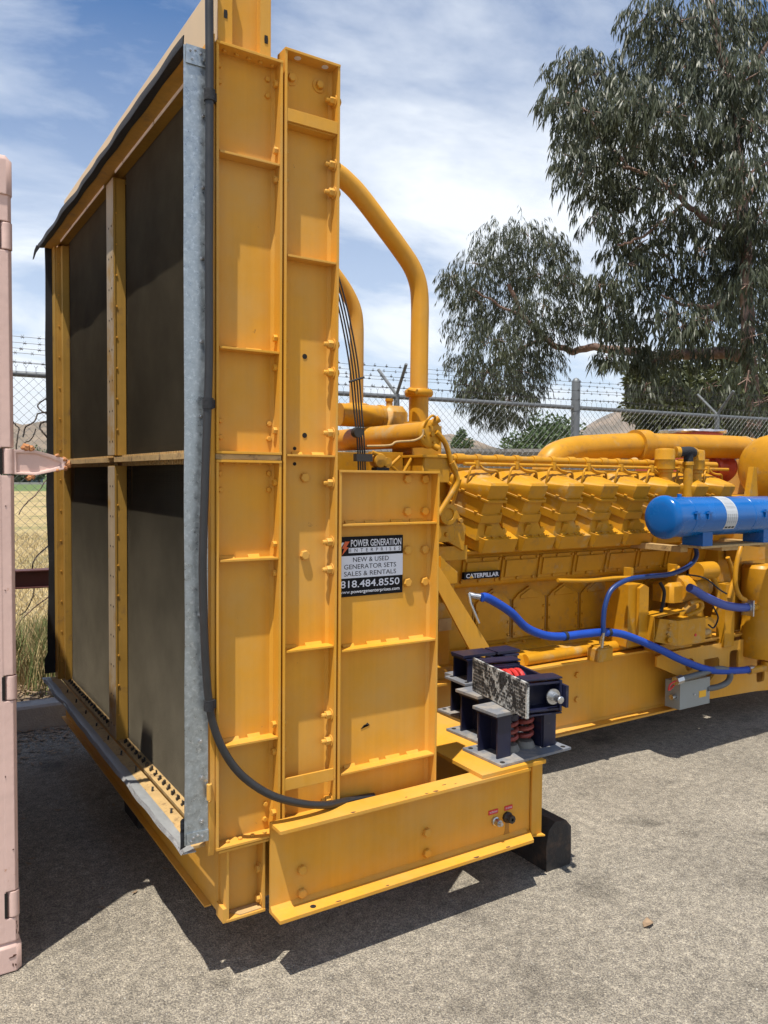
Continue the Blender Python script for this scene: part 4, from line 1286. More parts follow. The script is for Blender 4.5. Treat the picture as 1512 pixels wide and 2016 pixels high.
# charge air pipe over the vee and the red turbocharger parts
mb = MB()
pth = smooth_path([(3.33, 3.47, 1.56), (3.36, 3.47, 1.66), (3.43, 3.47, 1.735), (3.58, 3.47, 1.778), (3.80, 3.47, 1.800), (4.15, 3.47, 1.822), (4.7, 3.47, 1.835), (5.2, 3.47, 1.842), (5.42, 3.47, 1.835), (5.62, 3.47, 1.80), (5.9, 3.47, 1.77)], 6)
mb.tube(pth, [.070 + .012 * min(1, i / 12) for i in range(len(pth))], 26)
ap = part('charge_air_pipe', mb, M['engine'], GEN, 'fat air pipe running along the top of the engine')
mb = MB(); mb.tube([(4.15, 3.47, 1.822), (4.26, 3.47, 1.826)], .104, 26); part('pipe_band', mb, M['engine'], ap)
mb = MB(); mb.lathe([(.086, 0), (.088, .008), (.086, .016)], (5.33, 3.47, 1.84), 'x', 26); part('pipe_band', mb, M['dusty'], ap)
mb = MB(); mb.box(4.30, 4.36, 3.36, 3.40, 1.60, 1.80); mb.tube([(4.30, 3.36, 1.74), (4.27, 3.35, 1.70), (4.27, 3.35, 1.62)], .008, 8); part('pipe_bracket', mb, M['engine'], GEN)
mb = MB(); mb.lathe([(.025, 0), (.028, .03), (.020, .045), (.010, .05)], (4.02, 3.36, 1.69), 'z', 12); part('plug_cap', mb, M['dusty'], GEN)
mb = MB()
mb.lathe([(.10, 0), (.10, .25), (.13, .25), (.13, .28), (.09, .30), (.09, .42), (.12, .45), (.10, .50)], (4.85, 3.62, 1.70), 'x', 20)
mb.cbox(4.42, 4.60, 3.50, 3.70, 1.62, 1.77, .02)
mb.lathe([(.22, 0), (.22, .05)], (5.40, 3.95, 1.925), 'z', 30)
part('turbocharger', mb, M['red'], GEN, 'faded red turbocharger behind the air pipe')
mb = MB()
random.seed(5)
mb.lathe([(.245, -.010), (.255, 0), (.252, .012), (.22, .016), (.06, .017)], (5.40, 3.95, 1.977), 'z', 40)
mb.v = [(p[0] + random.uniform(-.006, .006), p[1] + random.uniform(-.006, .006), p[2] + random.uniform(-.006, .006)) for p in mb.v]
part('foil_cover', mb, M['foil'], GEN, 'silvery cover over the red outlet')
mb = MB()
mb.lathe([(.05, -.035), (.12, -.022), (.185, 0), (.215, .03), (.225, .08), (.225, .6)], (4.93, 3.05, 1.685), 'x', 44)
part('air_cleaner', mb, M['engine'], GEN, 'large round yellow drum at the rear of the engine')
mb = MB(); mb.prism([(4.665, 1.45), (4.775, 1.45), (4.742, 1.690), (4.715, 1.690)], 'y', 2.99, 3.03); part('support_arm', mb, M['engine'], GEN)
mb = MB(); mb.tube([(4.52, 3.3, 1.30), (4.52, 3.3, 1.74)], .10, 20); part('riser_pipe', mb, M['engine'], GEN)

# breathers and the black tee between them
for x in (3.968, 4.250):
    mb = MB(); mb.lathe([(.043, 0), (.043, .085), (.050, .085), (.050, .102), (.059, .106), (.059, .160), (.0605, .163), (.059, .166), (.059, .214), (.054, .226), (.03, .230)], (x, 3.09, 1.560), 'z', 26)
    part('breather', mb, M['engine'], GEN)
mb = MB(); mb.tube([(4.048, 3.05, 1.768), (4.025, 3.06, 1.768)], .034, 16); part('pipe_collar', mb, M['engine'], GEN)
mb = MB(); mb.tube([(4.195, 3.06, 1.768), (4.172, 3.05, 1.768)], .034, 16); part('pipe_collar', mb, M['engine'], GEN)
mb = MB(); mb.tube(smooth_path([(4.045, 3.05, 1.768), (4.09, 3.03, 1.774), (4.13, 3.03, 1.774), (4.175, 3.05, 1.768)], 4), .029, 16); mb.tube([(4.108, 3.03, 1.774), (4.108, 3.03, 1.700)], .028, 16)
part('rubber_tee', mb, M['fabric'], GEN, 'black rubber tee between the breathers')
mb = MB(); mb.tube([(4.108, 3.03, 1.705), (4.108, 3.03, 1.40)], .0275, 18); mb.tube([(4.108, 3.03, 1.712), (4.108, 3.03, 1.690)], .033, 18)
part('breather_pipe', mb, M['engine'], GEN)

# blue canister
mb = MB()
mb.lathe([(.02, -.016), (.070, -.013), (.100, -.006), (.112, .006), (.116, .020), (.116, .030), (.109, .034), (.107, .05), (.107, .150), (.109, .152), (.109, .158), (.107, .160), (.107, .680), (.109, .682), (.109, .690), (.107, .692), (.107, 1.3), (.09, 1.33)], (3.475, 2.72, 1.404), 'x', 40)
bc = part('blue_canister', mb, M['bluepaint'], GEN, 'glossy blue horizontal canister')
for x in (3.74, 4.30, 4.70):
    mb = MB(); mb.prism([(2.655, 1.245), (2.785, 1.245), (2.785, 1.33), (2.655, 1.33)], 'x', x, x + .085)
    part('canister_foot', mb, M['bluepaint'], bc)
for x in (3.60, 3.70, 4.22):
    mb = MB(); mb.box(x, x + .05, 2.604, 2.616, 1.424, 1.432); mb.box(x + .014, x + .022, 2.603, 2.615, 1.395, 1.440)
    part('latch', mb, M['bluepaint'], bc)
mb = MB(); mb.lathe([(.012, 0), (.012, .018)], (3.62, 2.72, 1.509), 'z', 10); part('vent_plug', mb, M['bluepaint'], bc)
def wrap(x0, x1, a0, a1, mi, mb, r=.1080, n=14):
    for i in range(n):
        p = [R(a0 + (a1 - a0) * (i + k) / n) for k in (0, 1)]
        q = [(2.72 - math.cos(a) * r, 1.404 + math.sin(a) * r) for a in p]
        mb.quad((x0, *q[0]), (x1, *q[0]), (x1, *q[1]), (x0, *q[1]), mi)
mb = MB(); wrap(3.885, 3.985, -40, 95, 0, mb)
for k in range(9): wrap(3.895, 3.975, 26 + k * 5, 26.8 + k * 5, 1, mb, .1083, 2)
for k in range(5): wrap(3.897 + k * .018, 3.899 + k * .018, -20, 8, 1, mb, .1083, 6)
for k in range(3): wrap(3.893 + k * .030, 3.915 + k * .030, -36, -30, 2, mb, .1083, 2)
part('canister_label', mb, [M['labelgrey'], M['inkgrey'], M['black']], bc, 'pale wrap-around label with small print')
mb = MB(); mb.box(3.735, 4.86, 2.66, 2.80, 1.232, 1.2445); mb.box(3.75, 3.81, 2.80, 3.15, 1.20, 1.232); mb.box(4.5, 4.56, 2.80, 3.2, 1.20, 1.232); mb.box(3.95, 4.10, 2.68, 2.95, 1.21, 1.231)
part('canister_shelf', mb, M['dusty'], GEN)

# hoses
def hose(pts, r, m_, label, n=14):
    mb = MB(); mb.tube(smooth_path(pts, 6), r, n)
    return part('hose', mb, m_, GEN, label)
h1 = hose([(2.452, 2.95, 1.025), (2.496, 2.95, 1.017), (2.639, 2.95, .937), (2.742, 2.95, .852), (2.866, 2.95, .800), (2.993, 2.95, .779), (3.162, 2.95, .776), (3.319, 2.95, .769), (3.483, 2.95, .738), (3.744, 2.94, .639), (3.976, 2.93, .538), (4.22, 2.92, .456), (4.476, 2.92, .421), (4.60, 2.92, .410)], .0215, M['hose'], 'thick bright blue hose sagging along the engine side')
for p in ((3.02, 2.95, .778), (3.35, 2.95, .766)):
    mb = MB(); mb.lathe([(.0245, -.010), (.0245, .010)], p, 'x', 16); part('hose_clip', mb, M['fabric'], h1)
h2 = hose([(4.04, 2.92, 1.225), (4.028, 2.90, 1.155), (3.937, 2.89, 1.10), (3.779, 2.89, 1.067), (3.605, 2.90, 1.063), (3.458, 2.91, 1.055), (3.338, 2.92, 1.008), (3.288, 2.92, .928), (3.275, 2.92, .847), (3.277, 2.92, .778)], .0135, M['hosedark'], 'thin dark blue hose looping down from the canister')
h3 = hose([(4.04, 2.95, .965), (4.09, 2.945, .945), (4.17, 2.94, .905), (4.354, 2.94, .84), (4.50, 2.94, .812), (4.60, 2.94, .803)], .026, M['hosefaded'], 'short faded blue hose at the rear of the engine')
mb = MB(); mb.tube([(4.60, 2.92, .410), (4.655, 2.92, .407)], .026, 12); mb.tube([(4.655, 2.92, .407), (4.72, 2.92, .405)], .018, 10); part('hose_fitting', mb, M['steel'], h1)
mb = MB(); mb.tube([(4.60, 2.94, .803), (4.65, 2.94, .800)], .030, 10); mb.box(4.61, 4.622, 2.90, 2.98, .75, .85); part('hose_fitting', mb, M['steel'], h3)
mb = MB(); mb.tube([(3.277, 2.92, .782), (3.300, 2.95, .690)], .009, 10); part('hose_fitting', mb, M['steel'], h2)
mb = MB(); mb.tube([(3.365, 3.015, .745), (3.365, 3.015, .68)], .010, 8); part('hose_fitting', mb, M['steel'], GEN)
mb = MB(); mb.cbox(3.30, 3.42, 2.97, 3.06, .600, .676, .008); mb.lathe([(.050, 0), (.050, .008)], (3.36, 3.015, .676), 'z', 18); part('drain_block', mb, M['engine'], GEN)
mb = MB(); mb.tube(smooth_path([(2.98, 2.97, 1.072), (3.2, 2.96, 1.058), (3.4, 2.955, 1.06), (3.62, 2.95, 1.052), (3.82, 2.95, 1.055), (3.95, 2.96, 1.09)], 5), .011, 10); lp = part('loom_pipe', mb, M['engine'], GEN)
for x in (3.52, 3.90):
    mb = MB(); mb.box(x, x + .018, 2.945, 3.0, 1.045, 1.11); part('pipe_bracket', mb, M['engine'], lp)

# grey junction box with its looped conduit
mb = MB(); mb.box(3.985, 4.270, 2.955, 3.06, .238, .402)
jb = part('junction_box', mb, M['greybox'], GEN, 'small light grey junction box on the base')
mb = MB(); mb.box(4.165, 4.232, 2.9535, 2.9548, .286, .326); part('warning_label', mb, M['amber'], jb, 'amber rectangular warning label')
for x, z in ((4.12, .312), (4.255, .312)): inst('screw', SCREW, jb, (x, 2.955, z), None, 1.0)
mb = MB(); mb.tube(smooth_path([(3.955, 2.93, .432), (4.121, 2.92, .445), (4.234, 2.92, .455), (4.33, 2.92, .450), (4.405, 2.92, .425), (4.435, 2.93, .385), (4.416, 2.94, .348), (4.343, 2.95, .330), (4.25, 2.965, .326)], 6), .0185, 14)
gcd = part('looped_conduit', mb, M['greycable'], GEN, 'grey flexible conduit looping out of the junction box')
mb = MB(); mb.tube([(3.905, 2.93, .428), (3.960, 2.93, .433)], .026, 8); part('conduit_fitting', mb, M['steel'], gcd)
mb = MB(); mb.tube(smooth_path([(3.905, 2.93, .428), (3.862, 2.93, .415), (3.848, 2.93, .392), (3.868, 2.94, .378), (3.93, 2.955, .396), (3.985, 2.97, .40)], 5), .005, 8); part('red_wire', mb, M['redlabel'], gcd)
mb = MB(); mb.tube([(3.95, 2.99, .31), (3.985, 2.99, .31)], .016, 10); part('conduit_fitting', mb, M['steel'], jb)

# slotted mounting plate at the rear of the base
def slotted():
    mb = MB()
    y0, y1 = 3.02, 3.034
    out_ = [(3.85, .56), (3.95, .575), (4.73, .575), (4.76, .50), (6.2, .50), (6.2, .10), (4.85, .215), (4.27, .237), (4.10, .40), (3.85, .50)]
    holes = [[(4.42 + .0, .37), (4.52, .37), (4.52, .505), (4.42, .505)], [(4.80, .30), (4.92, .30), (4.92, .45), (4.80, .45)]]
    bm = bmesh.new()
    def loop(pts, rad=0):
        vs_ = [bm.verts.new((p[0], y0, p[1])) for p in pts]
        return [bm.edges.new((vs_[i], vs_[(i + 1) % len(vs_)])) for i in range(len(vs_))]
    ed = loop(out_)
    def rnd(x0, x1, z0, z1, r=.022):
        o = []
        for cx, cz, a in ((x1 - r, z1 - r, 0), (x0 + r, z1 - r, 90), (x0 + r, z0 + r, 180), (x1 - r, z0 + r, 270)):
            for k in range(4): o.append((cx + r * math.cos(R(a + k * 30)), cz + r * math.sin(R(a + k * 30))))
        return o
    ed += loop(rnd(4.56, 4.655, .355, .515)); ed += loop(rnd(4.86, 4.95, .27, .43)); ed += loop([(4.30, .49), (4.44, .49), (4.455, .47), (4.455, .42), (4.36, .345), (4.31, .40)])
    ed += loop([(4.16 + .045 * math.cos(k * .5236), .475 + .04 * math.sin(k * .5236)) for k in range(12)])
    bmesh.ops.triangle_fill(bm, use_beauty=True, use_dissolve=False, edges=ed)
    g = bmesh.ops.extrude_face_region(bm, geom=bm.faces[:])
    bmesh.ops.translate(bm, verts=[e for e in g['geom'] if isinstance(e, bmesh.types.BMVert)], vec=(0, y1 - y0, 0))
    bmesh.ops.recalc_face_normals(bm, faces=bm.faces)
    mb.v = [tuple(v.co) for v in bm.verts]
    bm.verts.index_update()
    mb.f = [[v.index for v in f.verts] for f in bm.faces]; mb.m = [0] * len(mb.f)
    bm.free()
    mb.box(3.90, 4.75, 3.034, 3.13, .601, .612)
    return part('mounting_plate', mb, M['yellow'], GEN, 'slotted mounting plate at the rear of the base', smooth=30)
slotted()

# control box, filters and pump clutter at the rear
mb = MB()
mb.prism([(3.885, .640), (4.140, .640), (4.140, .787), (3.885, .787)], 'y', 2.905, 3.02)
mb.loft([[(3.885, 2.905, .640), (3.885, 2.905, .787), (3.885, 3.02, .787), (3.885, 3.02, .640)], [(3.752, 2.96, .668), (3.790, 2.96, .800), (3.790, 3.02, .800), (3.752, 3.02, .668)]])
cbx = part('control_box', mb, M['engine'], GEN, 'angular yellow control box with round push buttons')
mb = MB(); mb.prism([(3.735, .815), (3.985, .832), (3.985, .838), (3.735, .820)], 'y', 2.93, 3.06); mb.box(3.735, 3.742, 2.955, 3.06, .66, .815)
part('box_lid', mb, M['engine'], cbx)
for x, y, z in ((3.838, 2.924, .765), (3.832, 2.926, .738), (3.826, 2.929, .712)): inst('push_button', BOLT_E, cbx, (x, y, z), (0, 0, -.39), 1.0)
inst('push_button', BOLT_E, cbx, (3.832, 2.926, .680), (0, 0, -.39), 2.2)
mb = MB(); mb.lathe([(.009, 0), (.009, -.004)], (4.045, 2.905, .690), 'y', 10); part('key_lock', mb, M['redlabel'], cbx)
mb = MB(); mb.box(3.78, 4.12, 2.98, 3.06, .60, .640); part('box_mount', mb, M['engine'], GEN)
mb = MB(); mb.prism([(3.66, .66), (3.74, .66), (3.74, .98), (3.70, 1.0), (3.66, .98)], 'y', 3.0, 3.02); mb.box(3.60, 3.72, 3.03, 3.2, .64, 1.0)
part('stay_plate', mb, M['engine'], GEN)
mb = MB(); mb.tube(smooth_path([(3.86, 3.02, 1.00), (3.875, 3.0, .95), (3.868, 3.0, .88), (3.85, 3.0, .83)], 4), .010, 8); part('black_cable', mb, M['fabric'], GEN)
mb = MB()
mb.lathe([(.085, 0), (.085, .22), (.06, .23), (.06, .30)], (4.10, 3.10, .93), 'x', 20)
mb.lathe([(.055, 0), (.055, .16)], (4.20, 3.02, 1.045), 'x', 18)
mb.lathe([(.11, .12), (.11, .02), (.08, 0)], (4.20, 3.02, .76), 'y', 20)
mb.lathe([(.05, .1), (.05, 0)], (4.31, 3.0, .71), 'y', 16)
mb.cbox(4.18, 4.42, 3.04, 3.2, .62, .70, .02); mb.cbox(4.0, 4.14, 3.04, 3.2, .86, .98, .02)
part('fuel_pump', mb, M['engine'], GEN)
mb = MB(); mb.tube([(4.17, 2.98, .668), (4.28, 2.98, .676)], .018, 10); mb.tube([(4.14, 2.98, .666), (4.17, 2.98, .668)], .010, 8); part('sensor', mb, M['dusty'], GEN)
for pts, r in (([(4.52, 2.93, 1.21), (4.47, 2.92, 1.14), (4.445, 2.92, 1.05), (4.45, 2.92, .95), (4.50, 2.92, .88), (4.57, 2.93, .855)], .015),
               ([(4.48, 3.0, 1.12), (4.52, 3.0, 1.05), (4.545, 3.0, .98), (4.52, 3.0, .92), (4.50, 3.0, .86)], .014),
               ([(4.32, 3.0, 1.02), (4.36, 3.0, .97), (4.385, 3.0, .92), (4.385, 3.0, .84), (4.36, 3.0, .78)], .015),
               ([(4.10, 2.99, .86), (4.16, 2.97, .875), (4.19, 2.97, .85), (4.175, 2.97, .82), (4.12, 2.98, .80), (4.07, 2.99, .785)], .015)):
    mb = MB(); mb.tube(smooth_path(pts, 5), r, 12); part('hose', mb, M['engine'], GEN, 'yellow painted hose at the rear of the engine')
for pts in ([(4.05, 2.98, 1.04), (4.2, 2.96, 1.01), (4.35, 2.96, .93), (4.42, 2.96, .90)], [(4.30, 2.97, .83), (4.34, 2.96, .76), (4.30, 2.96, .70), (4.26, 2.97, .72)]):
    mb = MB(); mb.tube(smooth_path(pts, 5), .005, 8); part('black_cable', mb, M['fabric'], GEN)
mb = MB()
mb.lathe([(.11, 0), (.118, .01), (.118, .20), (.114, .205), (.114, .33), (.118, .335), (.118, .58), (.10, .60)], (4.815, 2.98, .46), 'z', 26)
mb.box(4.47, 4.57, 3.0, 3.06, .55, .95)
fl = part('oil_filter', mb, M['engine'], GEN, 'tall yellow oil filter canister at the rear')
mb = MB(); mb.tube([(4.64, 2.93, .800), (4.73, 2.95, .800)], .022, 12); part('pipe_union', mb, M['engine'], fl)
mb = MB(); mb.lathe([(.030, 0), (.030, .06)], (4.80, 2.92, .38), 'z', 10); part('drain_cap', mb, M['engine'], fl)
mb = MB(); mb.tube([(4.60, 2.91, .405), (4.76, 2.91, .405)], .022, 10); part('pipe_union', mb, M['engine'], fl)
mb = MB(); mb.box(4.55, 4.85, 2.98, 3.06, 1.09, 1.21); mb.box(4.50, 4.85, 3.08, 3.3, .95, 1.2); part('filter_head', mb, M['engine'], GEN)
mb = MB(); mb.box(4.56, 5.6, 3.10, 4.0, .62, 1.5); part('flywheel_housing', mb, M['engine'], GEN)
mb = MB(); mb.lathe([(.55, 0), (.55, 1.6)], (5.5, 3.55, 1.22), 'x', 32); part('alternator', mb, M['yellow'], GEN)

# ------------------------------------------------------------------ spring isolators waiting on the beam
def isolator(label, loc, rotz=0.0, matrix=None, L=.375, Wd=.23, H=.19, spring='springdusty', dust=True, waffle=False, flat_top=True):
    t = thing('spring_isolator', label, 'isolator', loc, 'spare spring isolators', local=True)
    hl, hw = L / 2, Wd / 2
    mb = MB(); mb.box(-hl, hl, -hw, hw, 0, .010)
    bp = part('base_plate', mb, M['wafflepad'] if waffle else M['plate'], t)
    for sx in (-1, 1):
        for sy in (-1, 1):
            mb = MB(); mb.lathe([(.010, 0), (.010, .0012)], (sx * (hl - .024), sy * (hw - .022), .010), 'z', 12)
            h_ = part('bolt_hole', mb, M['hole'], bp)
    if waffle:
        mb = MB(); random.seed(11)
        for i in range(34):
            for j in range(9):
                x = -hl + .014 + i * (L - .028) / 33; y = -hw + .012 + j * (Wd - .024) / 8
                if random.random() < (.98 if abs(x) > .13 else .55):
                    mb.box(x - .0042, x + .0042, y - .0042, y + .0042, -.0012, 0.0)
        part('pad_cells', mb, M['hole'], bp, kind='stuff')
    for s in (-1, 1):
        x0, x1 = sorted((s * (hl - .030), s * (hl - .098)))
        wv = min(.058, hw - .012)
        mb = MB()
        mb.box(x0, x1, -wv, -wv + .008, .010, H - .024); mb.box(x0, x1, wv - .008, wv, .010, H - .024)
        xi = x1 if s < 0 else x0
        mb.box(xi - .004, xi + .004, -wv + .008, wv - .008, .010, H - .024)
        mb.box(x0 - .006, x1 + .006, -wv - .004, wv + .004, H - .024, H - .016)
        hp = part('housing_post', mb, M['navy'], t)
        mb = MB(); mb.lathe([(.011, 0), (.011, -.022), (.008, -.022), (.008, -.03)], ((x0 + x1) / 2, -wv + .022, H - .024), 'z', 6)
        part('adjusting_nut', mb, M['steel'], hp)
    for s in (-1, 1):
        cx = s * (.062 if waffle else .042); cy = 0.0; cr = .041 if waffle else .0285
        mb = MB(); mb.lathe([(.042, .010), (.042, .016), (.032, .034), (.020, .034)], (cx, cy, 0), 'z', 20)
        part('rubber_seat', mb, M['rubber'], t)
        mb = MB(); n = 70; turns = 3.6
        pts = [(cx + cr * math.cos(2 * math.pi * turns * k / n), cy + cr * math.sin(2 * math.pi * turns * k / n), .040 + (H - .088) * k / n) for k in range(n + 1)]
        mb.tube(pts, .0105 if waffle else .0085, 8)
        part('coil_spring', mb, M[spring], t)
        mb = MB(); mb.lathe([(.036, H - .056), (.036, H - .032), (.030, H - .030), (.010, H - .030), (.010, H - .012)], (cx, cy, 0), 'z', 18)
        part('spring_cap', mb, M['navy'], t)
    for x0, x1 in (((-hl + .012, .018), (.030, hl - .012)) if not flat_top else ((-hl + .004, hl - .004),)):
        mb = MB(); mb.box(x0, x1, -hw * .62, hw * .62, H - .012, H)
        part('top_plate', mb, M['plate'] if dust else M['navy'], t)
    if waffle:
        for s in (-1, 1):
            for q in (-1, 1):
                mb = MB(); mb.box(s * (hl - .03), s * (hl - .10), q * hw - .003, q * hw + .003, .012, H - .012)
                part('side_channel', mb, M['navy'], t)
        mb = MB(); mb.lathe([(.030, 0), (.030, .006), (.018, .006), (.018, .020), (.014, .020), (.014, .055), (.011, .058)], (-hl + .002, 0, H - .055), 'x', 16)
        mb.v = [(-hl + .03 - (p[0] + hl) , p[1], p[2]) for p in mb.v]
        part('leveling_bolt', mb, M['steel'], t)
    if matrix is not None:
        t.matrix_world = matrix
    else:
        t.rotation_euler = (0, 0, rotz)
    return t
def waffle_mat():
    return mat('dust_caked_rubber_pad', (0.03, 0.03, 0.032), 0.9, var=0.4, vscale=60, bump=0.5, bscale=180, col2=(0.42, 0.42, 0.40), c2scale=26, c2lo=0.46, c2hi=0.54)
M['wafflepad'] = waffle_mat()
isolator('nearest spring isolator standing upright on the front beam, dusty plate and dull red coils', (2.142, 2.343, .513), R(1.4), flat_top=False)
isolator('spring isolator standing upright just behind the nearest one', (2.236, 2.575, .513), R(2), flat_top=False)
isolator('rearmost upright spring isolator, partly hidden behind the side panel', (2.36, 2.83, .513), R(3), L=.34)
isolator('spring isolator stacked upright on top of the rearmost one', (2.285, 2.715, .704), R(-4), L=.33, Wd=.16, H=.125, flat_top=False, dust=False)
X_ = Vector((.205, .979, 0)).normalized(); Z_ = Vector((X_.y, -X_.x, 0)); Y_ = Vector((0, 0, 1))
o = Vector((2.060, 2.370, .775))
isolator('spring isolator lying sideways on top of the others, with perforated pad and bright red coils', o, matrix=Matrix(((X_.x, Y_.x, Z_.x, o.x), (X_.y, Y_.y, Z_.y, o.y), (X_.z, Y_.z, Z_.z, o.z), (0, 0, 0, 1))),
         L=.44, Wd=.135, H=.185, spring='spring', dust=False, waffle=True)

# ------------------------------------------------------------------ timber blocks
def timber(x0, x1, y0, y1, h, label):
    mb = MB()
    def ring(y, j):
        c = .030
        pts = [(x0 + .006, 0), (x1 - .008, 0), (x1, .03), (x1 - .002, h - c * 1.3), (x1 - c * 1.1, h - .006), (x0 + c * 1.6, h), (x0 + c * .4, h - c), (x0, h * .5)]
        return [(p[0] + .003 * nz((p[0] * 9, j, p[1] * 9)), y, max(0, p[1] + (.004 * nz((p[1] * 9, j, 2)) if p[1] > .02 else 0))) for p in pts]
    mb.loft([ring(y0 + (y1 - y0) * k / 6, k) for k in range(7)])
    return tag(part('timber_block', mb, M['wood'], smooth=25), label, 'timber block')
timber(2.262, 2.405, 2.292, 3.35, .2, 'dark creosoted timber block with its rounded end sticking out under the base')
timber(.96, 1.20, 3.55, 3.78, .2, 'dark timber block under the middle of the radiator sill')

# ------------------------------------------------------------------ shipping container
CON = thing('shipping_container', 'pink painted steel shipping container whose corner post and hinge lug stand beside the radiator', 'container', (-2.8, 3.95, 0))
CY0, CY1, CX0, CX1 = 2.724, 5.10, -5.70, .366
def casting(x0, x1, y0, y1, z0, z1):
    mb = MB(); mb.cbox(x0, x1, y0, y1, z0, z1, .018)
    c = part('corner_casting', mb, M['pinkrust'] if z0 < .5 else M['pink'], CON)
    for (cx, w_, h_) in ((x0 + .042, .028, .036),):
        mb = MB(); mb.prism([(cx + w_ * math.cos(k * .3927), (z0 + z1) / 2 + h_ * math.sin(k * .3927)) for k in range(16)], 'y', y0 - .0012, y0 + .001)
        part('casting_hole', mb, M['hole'], c)
casting(.205, CX1 - .002, CY0 - .006, CY0 + .16, 2.462, 2.585)
casting(.205, CX1 + .002, CY0 - .006, CY0 + .16, .004, .100)
casting(CX0, CX0 + .16, CY0 - .006, CY0 + .16, 2.462, 2.585); casting(CX0, CX0 + .16, CY0 - .006, CY0 + .16, .004, .100)
casting(.205, CX1 - .002, CY1 - .16, CY1, 2.462, 2.585); casting(.205, CX1, CY1 - .16, CY1, .004, .100)
# corner post with notches for the hinge barrels
HZ = ((2.297, 2.378), (1.600, 1.680), (.885, .960), (.180, .262))
mb = MB()
mb.box(.205, .322, CY0, CY0 + .15, .100, 2.462)
zs = [.100]
for a, b in sorted(HZ): zs += [a - .004, b + .004]
zs.append(2.462)
for a, b in zip(zs[0::2], zs[1::2]):
    mb.prism([(.322, CY0), (.350, CY0), (.361, CY0 + .012), (.361, CY0 + .14), (.322, CY0 + .15)], 'z', a, b)
pst = part('corner_post', mb, M['pinkrust'], CON)
random.seed(91)
for x, z, a, b in ((.350, .158, .005, .006), (.352, .143, .003, .009), (.349, .130, .004, .010), (.356, .118, .003, .008), (.337, .052, .007, .002), (.345, .056, .006, .0025), (.340, .026, .002, .006), (.348, .024, .0025, .004), (.330, 1.235, .002, .0015), (.310, 1.02, .003, .0015), (.335, 1.50, .002, .002), (.325, .64, .0015, .003), (.345, .40, .003, .0015)):
    mb = MB(); yb = CY0 - (.0066 if z < .10 else .0004)
    if x > .347 and z > .10: yb += .002 + (x - .349) * 1.1
    mb.prism([(x + a * math.cos(k * .785) * random.uniform(.6, 1.4), z + b * math.sin(k * .785) * random.uniform(.6, 1.4)) for k in range(8)], 'y', yb - .0012, yb + .002)
    part('rust_chip', mb, M['rustdark'], CON)
for k, (a, b) in enumerate(HZ):
    mb = MB(); mb.lathe([(.0185, a), (.0185, b)], (.3455, CY0 + .016, 0), 'z', 18)
    hg = part('hinge', mb, M['pinkrust'], CON)
    if k == 1:
        # forged lug: raised rim round a dished field, tapering to a rusty tip
        o_ = [(.352, 1.600), (.425, 1.597), (.462, 1.606), (.515, 1.618), (.526, 1.634), (.520, 1.650), (.462, 1.667), (.424, 1.677), (.352, 1.678)]
        i_ = [(.368, 1.606), (.425, 1.606), (.462, 1.616), (.498, 1.628), (.503, 1.634), (.498, 1.641), (.462, 1.655), (.424, 1.667), (.368, 1.667)]
        mb = MB(); n = len(o_)
        yf, yb, yd = CY0 + .004, CY0 + .028, CY0 + .013
        vs_ = [(p[0], yf, p[1]) for p in o_] + [(p[0], yf + .002, p[1]) for p in i_] + [(p[0] * .97 + .4335 * .03, yd, p[1] * .97 + 1.637 * .03) for p in i_] + [(p[0], yb, p[1]) for p in o_]
        fs = []
        for i in range(n):
            j = (i + 1) % n
            fs += [(i, j, n + j, n + i), (n + i, n + j, 2 * n + j, 2 * n + i), (3 * n + i, 3 * n + j, j, i)]
        fs += [tuple(range(2 * n, 3 * n)), tuple(reversed(range(3 * n, 4 * n)))]
        mb.add(vs_, fs)
        part('hinge_lug', mb, M['pinkrust'], hg, 'pink forged hinge lug sticking out to the right')
        mb = MB(); random.seed(4)
        for c, s in (((.523, 1.634), .012), ((.515, 1.622), .010), ((.512, 1.649), .009), ((.49, 1.661), .007), ((.398, 1.684), .015), ((.412, 1.681), .011), ((.405, 1.588), .010), ((.415, 1.592), .009), ((.49, 1.613), .006)):
            ring_ = [[(c[0] + s * q * math.cos(k_ * 1.047) * random.uniform(.6, 1.25), CY0 + yy, c[1] + s * q * math.sin(k_ * 1.047) * random.uniform(.6, 1.25)) for k_ in range(6)] for q, yy in ((.5, -.002), (1, .006), (1, .024), (.6, .032))]
            mb.loft(ring_)
        part('rust_flakes', mb, M['rust'], hg, 'orange rust flaking round the hinge lug', kind='stuff')
    else:
        pass
    mb = MB(); mb.box(.318, .327, CY0 - .0005, CY0 + .002, a, b); part('hinge_gap', mb, M['hole'], CON)
mb = MB()
n = 40
pr = []
for i in range(n + 1):
    x = CX0 + .16 + (.205 - CX0 - .16) * i / n
    pr.append((x, CY0 + .03 + (.036 if (i // 2) % 2 else 0)))
for (a, b) in zip(pr[:-1], pr[1:]):
    mb.add([(a[0], a[1], .16), (b[0], b[1], .16), (b[0], b[1], 2.45), (a[0], a[1], 2.45), (a[0], a[1] + .004, .16), (b[0], b[1] + .004, .16), (b[0], b[1] + .004, 2.45), (a[0], a[1] + .004, 2.45)],
           [(0, 1, 2, 3), (5, 4, 7, 6)])
part('corrugated_wall', mb, M['pink'], CON, smooth=0)
mb = MB(); mb.box(CX0 + .16, .205, CY0 + .01, CY0 + .09, 2.45, 2.57); mb.box(CX0 + .16, .205, CY0 + .01, CY0 + .07, .02, .16); part('side_rail', mb, M['pink'], CON)
mb = MB(); mb.box(CX0 + .02, .33, CY0 + .10, CY1 - .03, 2.54, 2.566); mb.box(CX0 + .02, .33, CY0 + .10, CY1 - .03, .10, .15); part('roof_panel', mb, M['pink'], CON)
